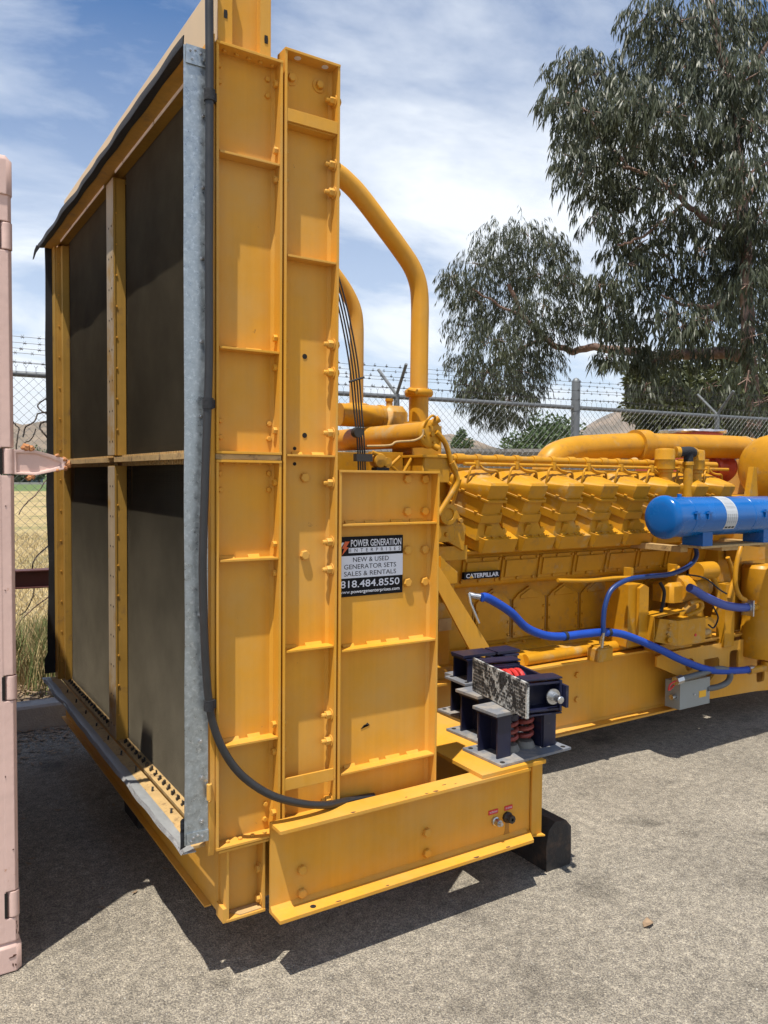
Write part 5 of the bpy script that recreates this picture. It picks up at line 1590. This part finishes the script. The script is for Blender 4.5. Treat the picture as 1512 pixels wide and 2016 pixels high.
mb = MB(); mb.box(.31, .335, CY0 + .15, CY1 - .15, .15, 2.54); part('end_door', mb, M['pink'], CON)
mb = MB(); mb.box(CX0 + .02, CX0 + .05, CY0 + .15, CY1 - .1, .15, 2.54); mb.box(CX0 + .05, .31, CY1 - .06, CY1 - .03, .15, 2.54); part('back_wall', mb, M['pink'], CON)
mb = MB(); mb.box(.21, .355, CY1 - .15, CY1 - .005, .10, 2.462); mb.box(CX0 + .005, CX0 + .15, CY0, CY0 + .15, .10, 2.462); part('corner_post', mb, M['pink'], CON)

# ------------------------------------------------------------------ fence, vine, guard rail
FEN = thing('chain_link_fence', 'galvanised chain link fence with barbed wire strands along the edge of the yard', 'fence', (4.0, fy(4.0), .1))
FXS, FXE, ZB, ZT = -4.9, 16.0, .14, 2.43
mb = MB(); mb.tube([(FXS, fy(FXS), ZT), (FXE, fy(FXE), ZT)], .024, 12); part('top_rail', mb, M['fence'], FEN)
for i, x in enumerate((-4.84, -2.5, -.16, 2.18, 4.50, 6.83, 9.15, 11.45, 13.75, 15.9)):
    mb = MB(); y = fy(x)
    if i == 5:
        mb.lathe([(.050, -.05), (.050, 2.63), (.046, 2.66), (.030, 2.685), (.008, 2.695)], (x, y, .08), 'z', 18)
        mb.lathe([(.054, 2.31), (.054, 2.39)], (x, y, .08), 'z', 18); mb.lathe([(.054, 1.99), (.054, 2.02)], (x, y, .08), 'z', 18)
        part('fence_post', mb, M['fence'], FEN, 'thick terminal post rising above the rail')
    else:
        mb.tube([(x, y, .03), (x, y, ZT + .03)], .030, 12)
        for s in (-1, 1): mb.tube([(x, y, ZT + .02), (x - .06, y + s * .26, ZT + .30)], .017, 8)
        part('fence_post', mb, M['fence'], FEN)
# woven mesh: every wire zigzags between its neighbours
mb = MB()
d = .0375; r = .0018
nw = int((FXE - FXS) / (2 * d)); nv = int((ZT - ZB) / d)
for i in range(nw):
    x0 = FXS + i * 2 * d
    rings = []
    for k in range(nv + 1):
        x = x0 + (d if k % 2 else 0) + (d if i % 2 and False else 0); z = ZB + k * d; y = fy(x) - .026 + (.003 if k % 2 else -.003)
        rings.append([(x - r, y + r * .6, z), (x + r, y + r * .6, z), (x, y - r * 1.2, z)])
    mb.loft(rings, 0, False)
    rings2 = []
    for k in range(nv + 1):
        x = x0 + (2 * d if k % 2 == 0 else d); z = ZB + k * d; y = fy(x) - .026 + (.003 if k % 2 == 0 else -.003)
        rings2.append([(x - r, y + r * .6, z), (x + r, y + r * .6, z), (x, y - r * 1.2, z)])
    mb.loft(rings2, 0, False)
    mb.tube([(x0 + d * .5, fy(x0) - .026, ZT - .02), (x0 + d * .5, fy(x0) - .026, ZT + .055)], .0018, 4)
    for s in (-1, 1): mb.tube([(x0 + d * .5, fy(x0) - .026, ZT + .050), (x0 + d * .5 + s * .015, fy(x0) - .026, ZT + .072)], .0016, 4)
part('woven_mesh', mb, M['wire'], FEN, kind='stuff', smooth=0)
random.seed(8)
for dy, z in ((-.08, 2.515), (.085, 2.53), (-.17, 2.61), (.18, 2.625), (-.245, 2.695), (.25, 2.72)):
    mb = MB()
    pts = []
    x = FXS
    while x < FXE:
        pts.append((x, fy(x) + dy, z + .008 * math.sin(x * 2.7) + .004 * nz((x, dy * 9, 0)))); x += .29
    mb.tube(pts, .0019, 5)
    x = FXS + random.uniform(0, .1)
    while x < FXE:
        for a in (-1, 1):
            mb.tube([(x - .012, fy(x) + dy - .012, z - .016 * a), (x + .012, fy(x) + dy + .012, z + .016 * a + .006)], .0016, 4)
        mb.tube([(x - .014, fy(x) + dy, z), (x + .014, fy(x) + dy, z)], .0036, 5)
        x += random.uniform(.11, .15)
    part('barbed_wire', mb, M['darksteel'], FEN)

def fpt(px_, py_, dy=0.0):      # a spot on the fence beside the container
    x = .947 + (px_ - 25) * .00388
    return (x, fy(x) - .02 + dy, 2.43 - (py_ - 735) * .00421)
VINE = thing('vine', 'bare twisting vine stems climbing through the chain link beside the radiator', 'vine', fpt(60, 1200))
vs1 = ([(96, 775, .0), (88, 782, .02), (77, 790, .03), (73, 797, .02), (78, 806, -.02), (88, 812, -.03), (97, 820, 0)],
       [(98, 806, .0), (80, 810, .01), (72, 813, .02), (66, 826, -.02), (56, 834, -.02), (48, 840, .02), (44, 860, .03)],
       [(20, 824, .0), (30, 836, .02), (36, 842, .02), (32, 856, -.02), (29, 880, -.02), (24, 920, 0)],
       [(92, 826, .0), (80, 830, .02), (77, 840, .02), (84, 852, -.02), (92, 860, 0)],
       [(68, 842, .0), (64, 856, .02), (56, 866, .02), (44, 872, -.02), (42, 890, 0), (40, 930, .0)],
       [(96, 938, .0), (86, 946, .02), (78, 960, .03), (62, 976, -.02), (52, 984, -.02), (40, 1000, .02), (33, 1012, 0)],
       [(96, 1070, .0), (84, 1082, .02), (70, 1094, .02), (60, 1106, -.02), (58, 1120, 0)],
       [(98, 1172, .0), (84, 1184, .02), (66, 1196, .02), (46, 1210, -.02), (34, 1222, -.01), (20, 1250, 0)],
       [(33, 1212, .0), (46, 1204, .02), (56, 1180, -.02), (62, 1160, .0)])
for k, s in enumerate(vs1):
    P_ = smooth_path([fpt(*q) for q in s], 6)
    P_ = [(p.x + .006 * nz((i * .9, k, 0)), p.y, p.z + .006 * nz((i * .9, k, 5))) for i, p in enumerate(P_)]
    mb = MB(); r0 = random.uniform(.004, .0075)
    mb.tube(P_, [r0 * (1 + .3 * nz((i * .7, k, 9))) for i in range(len(P_))], 7)
    part('stem', mb, M['trunkdark'] if k not in (5, 7) else M['bark'], VINE)
mb = MB(); mb.tube([fpt(30, 1222, .4), fpt(20, 1250, .0)], .008, 6)
GR = thing('guard_rail', 'maroon painted steel guard rail in front of the fence', 'guard rail', (2.0, fy(2.0) - .25, .12))
mb = MB()
def gy(x): return fy(x) - .24
x0, x1 = -4.5, 9.0
for (dy0, dy1, z0, z1) in ((0, .012, .69, .815), (-.06, .072, .815, .826), (-.06, .072, .679, .690)):
    mb.loft([[(x, gy(x) + dy0, z0), (x, gy(x) + dy1, z0), (x, gy(x) + dy1, z1), (x, gy(x) + dy0, z1)] for x in (x0, x1)])
part('rail_beam', mb, M['maroon'], GR)
for x in (-4.2, -2.0, .2, 2.4, 4.6, 6.8, 8.8):
    mb = MB(); mb.tube([(x, gy(x) + .08, .05), (x, gy(x) + .08, .80)], .045, 12); part('rail_post', mb, M['maroon'], GR)

# ------------------------------------------------------------------ weeds, leaf litter, a stray leaf
def blades(name, n, area, hmin, hmax, m_, seed, lean=.5, w0=.004):
    random.seed(seed)
    mb = MB()
    for _ in range(n):
        x, y, z = area()
        h = random.uniform(hmin, hmax); a = random.uniform(0, 6.283); l = random.uniform(.1, lean) * h
        dx_, dy_ = math.cos(a), math.sin(a); wd = random.uniform(.6, 1.2) * w0
        b = random.uniform(0, 6.283); wx, wy = math.cos(b) * wd, math.sin(b) * wd
        mb.add([(x - wx, y - wy, z), (x + wx, y + wy, z), (x + dx_ * l * .4 + wx * .8, y + dy_ * l * .4 + wy * .8, z + h * .6), (x + dx_ * l * .4 - wx * .8, y + dy_ * l * .4 - wy * .8, z + h * .6), (x + dx_ * l, y + dy_ * l, z + h)],
               [(0, 1, 2, 3), (3, 2, 4)])
    ob = part(name, mb, m_, smooth=0, kind='stuff')
    return ob
def weed_spot():
    c = random.choice(((.80, 6.1), (.95, 6.3), (1.15, 6.6), (.85, 6.5), (1.05, 6.05), (1.3, 6.7), (.70, 6.3), (.9, 5.8), (1.6, 6.5), (3.2, 6.2), (5.0, 6.1)))
    x = c[0] + random.gauss(0, .14); y = c[1] + random.gauss(0, .13)
    return x, min(y, fy(x) - .05), .14
tag(blades('weeds', 1500, weed_spot, .12, .46, M['greengrass'], 21), 'green weeds growing in the verge under the fence', 'weeds')
tag(blades('dry_grass', 3500, weed_spot, .08, .42, M['drygrass'], 22, .7, .003), 'dry straw coloured grass among the weeds under the fence', 'dry grass')
def field_spot():
    x = random.uniform(.3, 2.6); y = 7.3 + random.random() ** 1.6 * 14
    return x + (y - 7.3) * .14, y, .085
tag(blades('field_grass', 9000, field_spot, .05, .16, M['drygrass'], 23, .9, .004), 'short dry grass covering the field beyond the fence', 'grass')
def curled(mb, x, y, z, s):
    a = random.uniform(0, 6.283); c, sn = math.cos(a), math.sin(a); k = random.uniform(.1, .45) * s
    def Pt(u, v, h): return (x + (u * c - v * sn) * s, y + (u * sn + v * c) * s, z + h)
    mb.add([Pt(-1, 0, k), Pt(0, -.32, 0.002), Pt(0, .32, k * .5), Pt(1, 0, k * random.uniform(.2, 1.3))], [(0, 1, 2), (1, 3, 2)])
random.seed(31)
mb = MB()
for _ in range(2600):
    x = random.uniform(.2, 2.6) if random.random() < .8 else random.uniform(-1, 9)
    y = ky(x) + .15 + random.random() ** 1.3 * 1.3
    curled(mb, x, y, .15 + .03 * random.random(), random.uniform(.018, .045))
for _ in range(900):
    x = random.uniform(.1, 1.8); y = ky(x) - abs(random.gauss(0, .22)) - .02
    curled(mb, x, y, .004, random.uniform(.010, .032))
for _ in range(160):
    x = random.uniform(.2, 3.0); y = random.uniform(2.9, 5.0)
    curled(mb, x, y, .004, random.uniform(.008, .022))
tag(part('leaf_litter', mb, M['litter'], smooth=0, kind='stuff'), 'brown dead leaves scattered along the kerb and verge', 'leaf litter')
mb = MB(); random.seed(33)
mb.add([(2.278, 1.815, .004), (2.29, 1.800, .016), (2.318, 1.806, .012), (2.338, 1.822, .004), (2.322, 1.838, .018), (2.295, 1.835, .008)], [(0, 1, 5), (1, 2, 5), (2, 4, 5), (2, 3, 4)])
tag(part('fallen_leaf', mb, M['litter'], smooth=0), 'single pale curled leaf lying alone on the open asphalt', 'leaf')
mb = MB(); random.seed(35)
for _ in range(2200):
    x = random.uniform(.2, 5.0); y = random.uniform(.9, 3.0)
    s = random.uniform(.0015, .0042); h = s * random.uniform(.5, 1.0)
    a = random.uniform(0, 3)
    v_ = [(x + s * math.cos(a + k * 1.571) * random.uniform(.7, 1.3), y + s * math.sin(a + k * 1.571) * random.uniform(.7, 1.3), .0) for k in range(4)]
    mb.add(v_ + [(x + s * .2, y, h)], [(0, 1, 4), (1, 2, 4), (2, 3, 4), (3, 0, 4)])
M['grit'] = mat('loose_grit', (0.30, 0.28, 0.24), 0.9, var=.5, vscale=80)
tag(part('grit', mb, M['grit'], smooth=0, kind='stuff'), 'loose grit scattered over the asphalt', 'grit')

NEAR = [(11.16, 11.02, 9.45, 0.38), (11.41, 10.74, 9.17, 0.48), (9.42, 9.46, 7.69, 0.33), (9.75, 9.22, 7.53, 0.41), (11.53, 10.16, 8.6, 0.46), (10.8, 10.57, 7.98, 0.32), (11.04, 10.06, 7.72, 0.41), (10.13, 9.66, 6.86, 0.39), (10.54, 10.36, 7.35, 0.27), (10.91, 9.97, 6.73, 0.36), (11.01, 9.76, 6.29, 0.31), (9.97, 9.27, 5.88, 0.23), (11.02, 9.15, 9.41, 0.38), (11.27, 8.68, 9.18, 0.5), (12.34, 8.67, 9.51, 0.52), (13.24, 8.59, 9.75, 0.45), (12.04, 10.03, 9.41, 0.47), (11.59, 8.9, 8.63, 0.52), (11.76, 8.24, 8.31, 0.5), (11.69, 7.52, 7.99, 0.4), (10.13, 8.61, 7.55, 0.4), (10.44, 8.19, 7.31, 0.47), (11.72, 8.38, 7.62, 0.46), (11.75, 7.66, 7.28, 0.4), (10.76, 9.24, 7.2, 0.39), (12.12, 9.7, 7.48, 0.51), (11.72, 8.65, 7.13, 0.43), (11.16, 9.51, 6.73, 0.35), (10.84, 8.56, 6.34, 0.37), (11.16, 7.17, 6.29, 0.34), (11.86, 7.52, 5.84, 0.32), (11.13, 7.74, 6.23, 0.28), (11.36, 9.06, 5.99, 0.35), (12.62, 9.5, 6.43, 0.37), (12.29, 8.52, 5.76, 0.31), (10.4, 8.88, 5.12, 0.25), (11.63, 10.29, 5.9, 0.21), (11.74, 9.77, 5.15, 0.42), (11.93, 9.27, 5.26, 0.41), (12.6, 9.13, 5.24, 0.37), (12.58, 8.5, 5.02, 0.35), (12.9, 8.14, 5.16, 0.39), (11.16, 8.65, 4.35, 0.42), (12.57, 9.5, 4.0, 0.36), (12.16, 9.93, 4.59, 0.38), (11.08, 7.92, 4.14, 0.32), (12.75, 8.21, 4.38, 0.35), (11.78, 9.38, 5.62, 0.36), (11.91, 8.09, 6.0, 0.25), (11.19, 9.34, 5.69, 0.26), (11.71, 8.5, 5.49, 0.26), (12.28, 8.09, 5.74, 0.34), (11.39, 7.43, 4.64, 0.3), (12.16, 7.82, 4.0, 0.3), (10.97, 7.38, 6.31, 0.31), (12.36, 7.76, 3.68, 0.29), (12.8, 8.81, 3.94, 0.27), (10.91, 7.07, 3.12, 0.27), (11.09, 6.93, 2.79, 0.26), (11.91, 8.08, 2.92, 0.25), (11.42, 7.35, 2.52, 0.27), (11.18, 7.86, 3.1, 0.24)]
SPARSE = [(10.19, 8.94, 4.78, 0.25), (10.18, 9.19, 4.16, 0.22), (10.89, 9.3, 3.82, 0.24), (9.93, 9.09, 4.77, 0.2), (11.44, 9.16, 3.68, 0.25), (10.89, 8.19, 4.08, 0.21), (11.06, 9.62, 5.91, 0.21), (10.23, 9.11, 3.65, 0.18), (11.28, 9.47, 3.79, 0.22), (10.83, 9.38, 4.26, 0.21), (10.84, 8.87, 3.17, 0.19), (10.46, 9.34, 4.55, 0.19), (11.32, 8.64, 3.18, 0.26)]
LEFT = [(12.52, 14.57, 7.29, 0.48), (12.56, 13.65, 7.12, 0.44), (12.76, 13.12, 6.86, 0.32), (12.0, 14.77, 6.66, 0.48), (13.21, 15.07, 6.66, 0.63), (13.25, 14.03, 6.44, 0.54), (12.74, 12.69, 6.04, 0.33), (12.13, 15.61, 6.24, 0.38), (12.33, 15.16, 5.94, 0.49), (13.18, 15.01, 5.77, 0.57), (12.63, 13.19, 5.5, 0.51), (12.18, 15.34, 5.34, 0.43), (11.59, 13.69, 4.68, 0.51), (13.06, 14.3, 4.91, 0.55), (12.93, 13.17, 4.97, 0.4), (13.16, 12.78, 5.39, 0.34), (12.33, 15.62, 4.52, 0.4), (11.59, 13.85, 4.02, 0.51), (12.77, 14.14, 4.15, 0.54), (13.7, 14.36, 4.49, 0.43), (11.67, 14.21, 3.49, 0.41), (12.06, 13.77, 3.42, 0.46), (13.49, 14.65, 3.76, 0.38), (12.09, 14.42, 3.06, 0.3), (12.96, 14.6, 3.11, 0.32), (11.22, 13.92, 3.66, 0.3), (13.22, 13.18, 6.72, 0.25), (13.06, 12.69, 5.92, 0.25), (14.1, 13.35, 5.24, 0.24), (10.91, 14.32, 6.11, 0.23)]
DARK = [(24.85, 19.87, 4.97, 0.77), (22.43, 16.92, 4.89, 0.76), (25.29, 17.79, 5.27, 0.91), (23.48, 15.41, 4.82, 0.82), (24.67, 15.28, 5.06, 0.84), (24.19, 19.78, 4.35, 0.61), (22.67, 17.48, 3.93, 0.78), (23.33, 16.77, 3.92, 0.85), (25.56, 17.12, 3.88, 0.9), (25.05, 15.66, 3.94, 0.85), (22.7, 16.68, 3.21, 0.67), (26.66, 17.63, 3.22, 0.75), (22.46, 17.71, 3.42, 0.52), (21.72, 17.89, 5.01, 0.41), (24.92, 15.55, 2.91, 0.68)]
TRUNK = [(12.69, 8.0, 2.01), (12.6, 8.13, 3.57), (12.57, 8.19, 4.61), (12.54, 8.23, 5.65), (12.57, 8.37, 6.54), (12.61, 8.48, 7.45), (12.54, 8.58, 8.42), (12.39, 8.8, 9.33), (12.36, 9.02, 10.55)]
LIMB = [(12.61, 8.12, 3.74), (12.92, 9.1, 3.94), (13.17, 10.43, 4.08), (13.43, 11.68, 4.37), (13.52, 12.63, 4.56), (13.57, 13.3, 4.59), (13.15, 13.71, 4.9), (12.8, 14.04, 5.44), (12.53, 14.28, 6.16)]
B1 = [(12.51, 8.27, 5.91), (12.07, 8.57, 5.99), (11.66, 8.79, 6.32), (11.33, 9.05, 6.67), (10.93, 9.38, 6.94), (10.59, 9.76, 7.16)]
B2 = [(12.55, 8.4, 7.07), (12.21, 8.72, 7.7), (11.87, 9.0, 8.32), (11.4, 9.28, 8.82)]
B3 = [(12.55, 8.21, 4.96), (12.13, 8.48, 4.61), (11.69, 8.75, 4.6), (11.28, 8.96, 4.76)]
B4 = [(12.55, 8.58, 8.33), (12.76, 8.26, 8.77), (12.92, 8.01, 9.38)]
B5 = [(11.66, 8.79, 6.32), (11.31, 8.92, 6.03), (10.9, 9.1, 5.67), (10.66, 9.38, 5.61)]
B6 = [(13.15, 13.71, 4.9), (12.73, 14.11, 4.62), (12.28, 14.5, 4.27), (12.02, 14.72, 3.67)]
B7 = [(12.8, 14.04, 5.44), (12.36, 14.43, 5.69), (11.9, 14.82, 6.06)]
B8 = [(12.51, 8.28, 6.34), (12.71, 7.96, 6.79)]
B9 = [(10.93, 9.38, 6.94), (10.53, 9.83, 7.69), (10.28, 10.08, 8.33)]

# ------------------------------------------------------------------ trees
def leaf_quads(mb, p, d, L, wd, side):
    """a narrow leaf bent once along its length"""
    m_ = p + d * (L * .5) ; e = p + d * L + Vector((0, 0, -L * .10))
    s = side * wd
    mb.add([p, m_ - s, m_ + s, e], [(0, 1, 2), (1, 3, 2)])

def hanging_clump(mb, c, r, n, L, wd, droop=1.0, flat=.8):
    """twigs that start inside the clump, arch outwards and hang, leaves strung along them"""
    c = Vector(c)
    tw = max(3, int(n / 9))
    for _ in range(tw):
        while True:
            o = Vector((random.uniform(-1, 1), random.uniform(-1, 1), random.uniform(-1, 1)))
            if o.length < 1: break
        p = c + Vector((o.x * r, o.y * r, o.z * r * flat))
        d = Vector((o.x + random.uniform(-.5, .5), o.y + random.uniform(-.5, .5), random.uniform(-.1, .6))).normalized()
        ln = random.uniform(.5, 1.0) * max(.25, r * .8)
        k = 9
        for i in range(k):
            d = (d + Vector((0, 0, -.22 * droop))).normalized()
            p = p + d * (ln / k)
            a = Vector((random.uniform(-1, 1), random.uniform(-1, 1), random.uniform(-.6, .1)))
            ld = (d * .35 + a * .55 + Vector((0, 0, -.85 * droop))).normalized()
            sd = ld.cross(Vector((random.uniform(-1, 1), random.uniform(-1, 1), random.uniform(-.3, .3)))).normalized()
            leaf_quads(mb, p, ld, L * random.uniform(.65, 1.2), wd * random.uniform(.7, 1.15), sd)

def limb_mesh(mb, pts, r0, r1, n=10, wob=.04):
    P_ = smooth_path(pts, 6)
    k = len(P_) - 1
    P_ = [p + Vector((nz((i * .5, 1, pts[0][0])), nz((i * .5, 5, pts[0][1])), nz((i * .5, 9, pts[0][2])))) * wob for i, p in enumerate(P_)]
    mb.tube(P_, [r0 + (r1 - r0) * i / k for i in range(k + 1)], n)

def twigs(mb, clumps, n, r=.008):
    for c in clumps:
        for _ in range(n):
            a = Vector(c[:3]); d = Vector((random.uniform(-1, 1), random.uniform(-1, 1), random.uniform(-.5, .8))).normalized() * c[3] * 1.1
            mb.tube([a - d * .5, a + Vector((random.uniform(-.1, .1),) * 3) * c[3], a + d * .6 + Vector((0, 0, -.2 * c[3]))], [r, r * .8, r * .4], 4)

random.seed(41)
ET = thing('eucalyptus_tree', 'tall eucalyptus tree with hanging grey-green leaves and a long low limb, behind the fence', 'tree', (12.55, 8.05, .08))
mb = MB()
limb_mesh(mb, [(12.55, 8.05, .0), (12.58, 8.0, 1.0)] + TRUNK, .135, .07, 14, .04)
limb_mesh(mb, LIMB, .12, .045, 10, .05)
for B, r in ((B1, .065), (B2, .055), (B3, .05), (B4, .055), (B5, .03), (B6, .04), (B7, .035), (B8, .05), (B9, .035)): limb_mesh(mb, B, r, .02, 8, .06)
twigs(mb, NEAR, 4, .010); twigs(mb, LEFT, 3, .009); twigs(mb, SPARSE, 6, .007)
part('trunk', mb, M['bark'], ET)
mb = MB()
for c in NEAR: hanging_clump(mb, c[:3], c[3] * 1.15, int((1150 if c[2] > 6.5 else 760) * (c[3] / .5) ** 1.6), .20, .0145)
for c in SPARSE: hanging_clump(mb, c[:3], c[3] * 1.3, 330, .19, .0135)
# the side of the crown beyond the picture
random.seed(42)
for _ in range(22):
    c = (13.6 + random.uniform(-.8, 2.2), 7.8 + random.uniform(-1.8, 2.2), random.uniform(4.5, 10.0)); hanging_clump(mb, c, .65, 900, .20, .0135)
part('crown', mb, M['euc'], ET, kind='stuff', smooth=0)
mb = MB()
for c in LEFT: hanging_clump(mb, c[:3], c[3] * 1.15, int(1350 * (c[3] / .5) ** 1.5), .165, .0112)
part('crown', mb, M['euc'], ET, 'separate rounded crown at the end of the long limb', kind='stuff', smooth=0)

def leafy(mb, c, r, n, s):
    c = Vector(c)
    for _ in range(n):
        while True:
            o = Vector((random.uniform(-1, 1), random.uniform(-1, 1), random.uniform(-1, 1)))
            if .25 < o.length < 1: break
        p = c + o * r
        d = (o * .8 + Vector((random.uniform(-1, 1), random.uniform(-1, 1), random.uniform(-1, .8)))).normalized()
        sd = d.cross(Vector((random.uniform(-1, 1), random.uniform(-1, 1), random.uniform(-1, 1)))).normalized()
        leaf_quads(mb, p, d, s * random.uniform(.6, 1.3), s * .24, sd)

def bush_tree(name, label, base, h, r, m_, n=60, leaf=.22, per=110, group=None, seed=0, lift=.32, trunk_r=None):
    random.seed(seed)
    t = thing(name, label, 'tree', base, group)
    b = Vector(base)
    mb = MB(); tr = trunk_r or h * .03
    limb_mesh(mb, [b, b + Vector((.05, .05, h * .25)), b + Vector((0, .1, h * .6))], tr, tr * .4, 8, .05)
    for k in range(5):
        a = k * 1.256 + random.uniform(-.3, .3)
        limb_mesh(mb, [b + Vector((0, 0, h * .25)), b + Vector((math.cos(a) * r * .4, math.sin(a) * r * .4, h * .5)), b + Vector((math.cos(a) * r * .7, math.sin(a) * r * .7, h * .72))], tr * .5, tr * .15, 6, .05)
    part('trunk', mb, M['trunkdark'], t)
    mb = MB()
    for _ in range(n):
        while True:
            o = Vector((random.uniform(-1, 1), random.uniform(-1, 1), random.uniform(-1, 1)))
            if .3 < o.length < 1: break
        cc = b + Vector((o.x * r * .85, o.y * r * .85, h * (lift + (1 - lift) * .5) + o.z * h * (1 - lift) * .46))
        leafy(mb, cc, r * random.uniform(.22, .36), per, leaf)
    part('crown', mb, m_, t, kind='stuff', smooth=0)
    return t
random.seed(50)
DT = thing('evergreen_tree', 'dense dark green tree behind the eucalyptus at the right', 'tree', (24.6, 17.5, .08))
mb = MB(); limb_mesh(mb, [(24.6, 17.5, 0), (24.5, 17.5, 2.0), (24.3, 17.6, 4.0)], .3, .1, 10)
for c in DARK[::2]: limb_mesh(mb, [(24.5, 17.5, 1.6), ((24.5 + c[0]) / 2, (17.5 + c[1]) / 2, 2.6), c[:3]], .09, .03, 6)
part('trunk', mb, M['trunkdark'], DT)
mb = MB()
for c in DARK: leafy(mb, c[:3], c[3] * 1.35, 900, .24)
for _ in range(14): leafy(mb, (24.5 + random.uniform(-2.4, 3.4), 18 + random.uniform(-2, 2.5), random.uniform(1.2, 4.6)), 1.1, 700, .24)
part('crown', mb, M['oliveleaf'], DT, kind='stuff', smooth=0)
bush_tree('bush_tree', 'round mid green tree beyond the fence, left of the thick terminal post', (31.3, 32.4, .08), 5.0, 2.3, M['bushleaf'], 90, .30, 120, seed=51, lift=.12)
bush_tree('young_tree', 'small slim tree beyond the shed roof', (37.1, 47.1, .08), 5.4, .9, M['bushleaf'], 26, .26, 80, seed=52, lift=.2)
bush_tree('young_tree', 'small pale tree glimpsed between the two coolant pipes', (27.66, 41.6, .08), 5.6, 1.0, M['bushleaf'], 26, .26, 80, seed=53, lift=.2)
lab_ = ['dark bushy tree at the far side of the field, nearest the pink container', 'tall green tree at the far side of the field beside the duct edging', 'broad tree at the far side of the field, behind the radiator', 'dark tree at the far side of the field, behind the engine front', 'rounded tree at the far side of the field, behind the cylinder heads', 'tall tree at the far side of the field, behind the rear of the engine']
for k, (x, y, h, r) in enumerate(((18.3, 137, 2.6, 2.6), (21.6, 136, 6.0, 2.2), (40, 138, 6.5, 3.5), (66, 128, 6, 3.5), (92, 118, 5.5, 3.5), (118, 104, 7, 4))):
    bush_tree('field_tree', lab_[k], (x, y, .08), h, r, M['dkleaf'] if k % 2 == 0 else M['bushleaf'], 40, .5, 60, 'trees along the far side of the field', 60 + k, .05)

# ------------------------------------------------------------------ shed, far house, low wall
SH = thing('shed', 'long low shed with a flat grey roof beyond the fence', 'shed', (11.9, 14.0, .08))
ax = Vector((12.81 - 10.49, 12.65 - 14.63, 0)).normalized(); ay = Vector((-ax.y, ax.x, 0)); ay = ay if ay.y > 0 else -ay
cS = Vector((11.65, 13.64, 0))
def obox(mb, u0, u1, v0, v1, z0, z1):
    o_ = [cS + ax * u + ay * v for u, v in ((u0, v0), (u1, v0), (u1, v1), (u0, v1))]
    mb.loft([[(p.x, p.y, z0) for p in o_], [(p.x, p.y, z1) for p in o_]])
mb = MB(); obox(mb, -3.0, 6.0, .4, 3.2, .08, 2.12); part('wall', mb, M['wall'], SH)
mb = MB(); obox(mb, -3.4, 6.4, 0, 3.6, 2.165, 2.255); obox(mb, -3.42, 6.42, -.02, 0, 2.20, 2.27); obox(mb, -3.35, 6.35, .05, 3.5, 2.12, 2.165)
for u in (-2.4, -.9, .6, 2.1, 3.6): obox(mb, u, u + .04, -.035, -.02, 2.17, 2.275)
part('roof', mb, M['roof'], SH)
for u in (-2.0, 1.0, 4.0):
    mb = MB(); obox(mb, u, u + .9, .37, .40, .9, 1.7); part('window', mb, M['glass'], SH)
HS = thing('house', 'small blue-grey house at the far side of the field', 'house', (20.3, 143, .08))
mb = MB(); mb.box(18.5, 23, 141, 148, .08, 2.7); part('wall', mb, M['bluewall'], HS)
mb = MB(); mb.prism([(140.5, 2.7), (148.5, 2.7), (144.5, 4.0)], 'x', 18.0, 23.5); part('roof', mb, M['roof'], HS)
for x in (19.2, 20.9):
    mb = MB(); mb.box(x, x + .9, 140.95, 141.0, 1.0, 2.0); part('window', mb, M['glass'], HS)
mb = MB(); mb.box(-30, 160, 128.0, 128.3, .05, .40)
tag(part('low_wall', mb, M['concrete']), 'low pale wall along the far edge of the field', 'wall')

# ------------------------------------------------------------------ summer haze over the valley
mb = MB(); mb.box(-3200, 6200, -800, 6200, -1.1, 260)
m, t, b = new_mat('valley_haze')
t.nodes.remove(b)
pv = t.nodes.new('ShaderNodeVolumePrincipled')
pv.inputs['Color'].default_value = (0.86, 0.90, 0.97, 1)
pv.inputs['Density'].default_value = 0.00011
pv.inputs['Anisotropy'].default_value = 0.3
t.links.new(pv.outputs[0], t.nodes['Material Output'].inputs['Volume'])
hzb = part('haze', mb, m, smooth=0, kind='stuff')
tag(hzb, 'thin pale summer haze filling the air over the valley', 'haze')
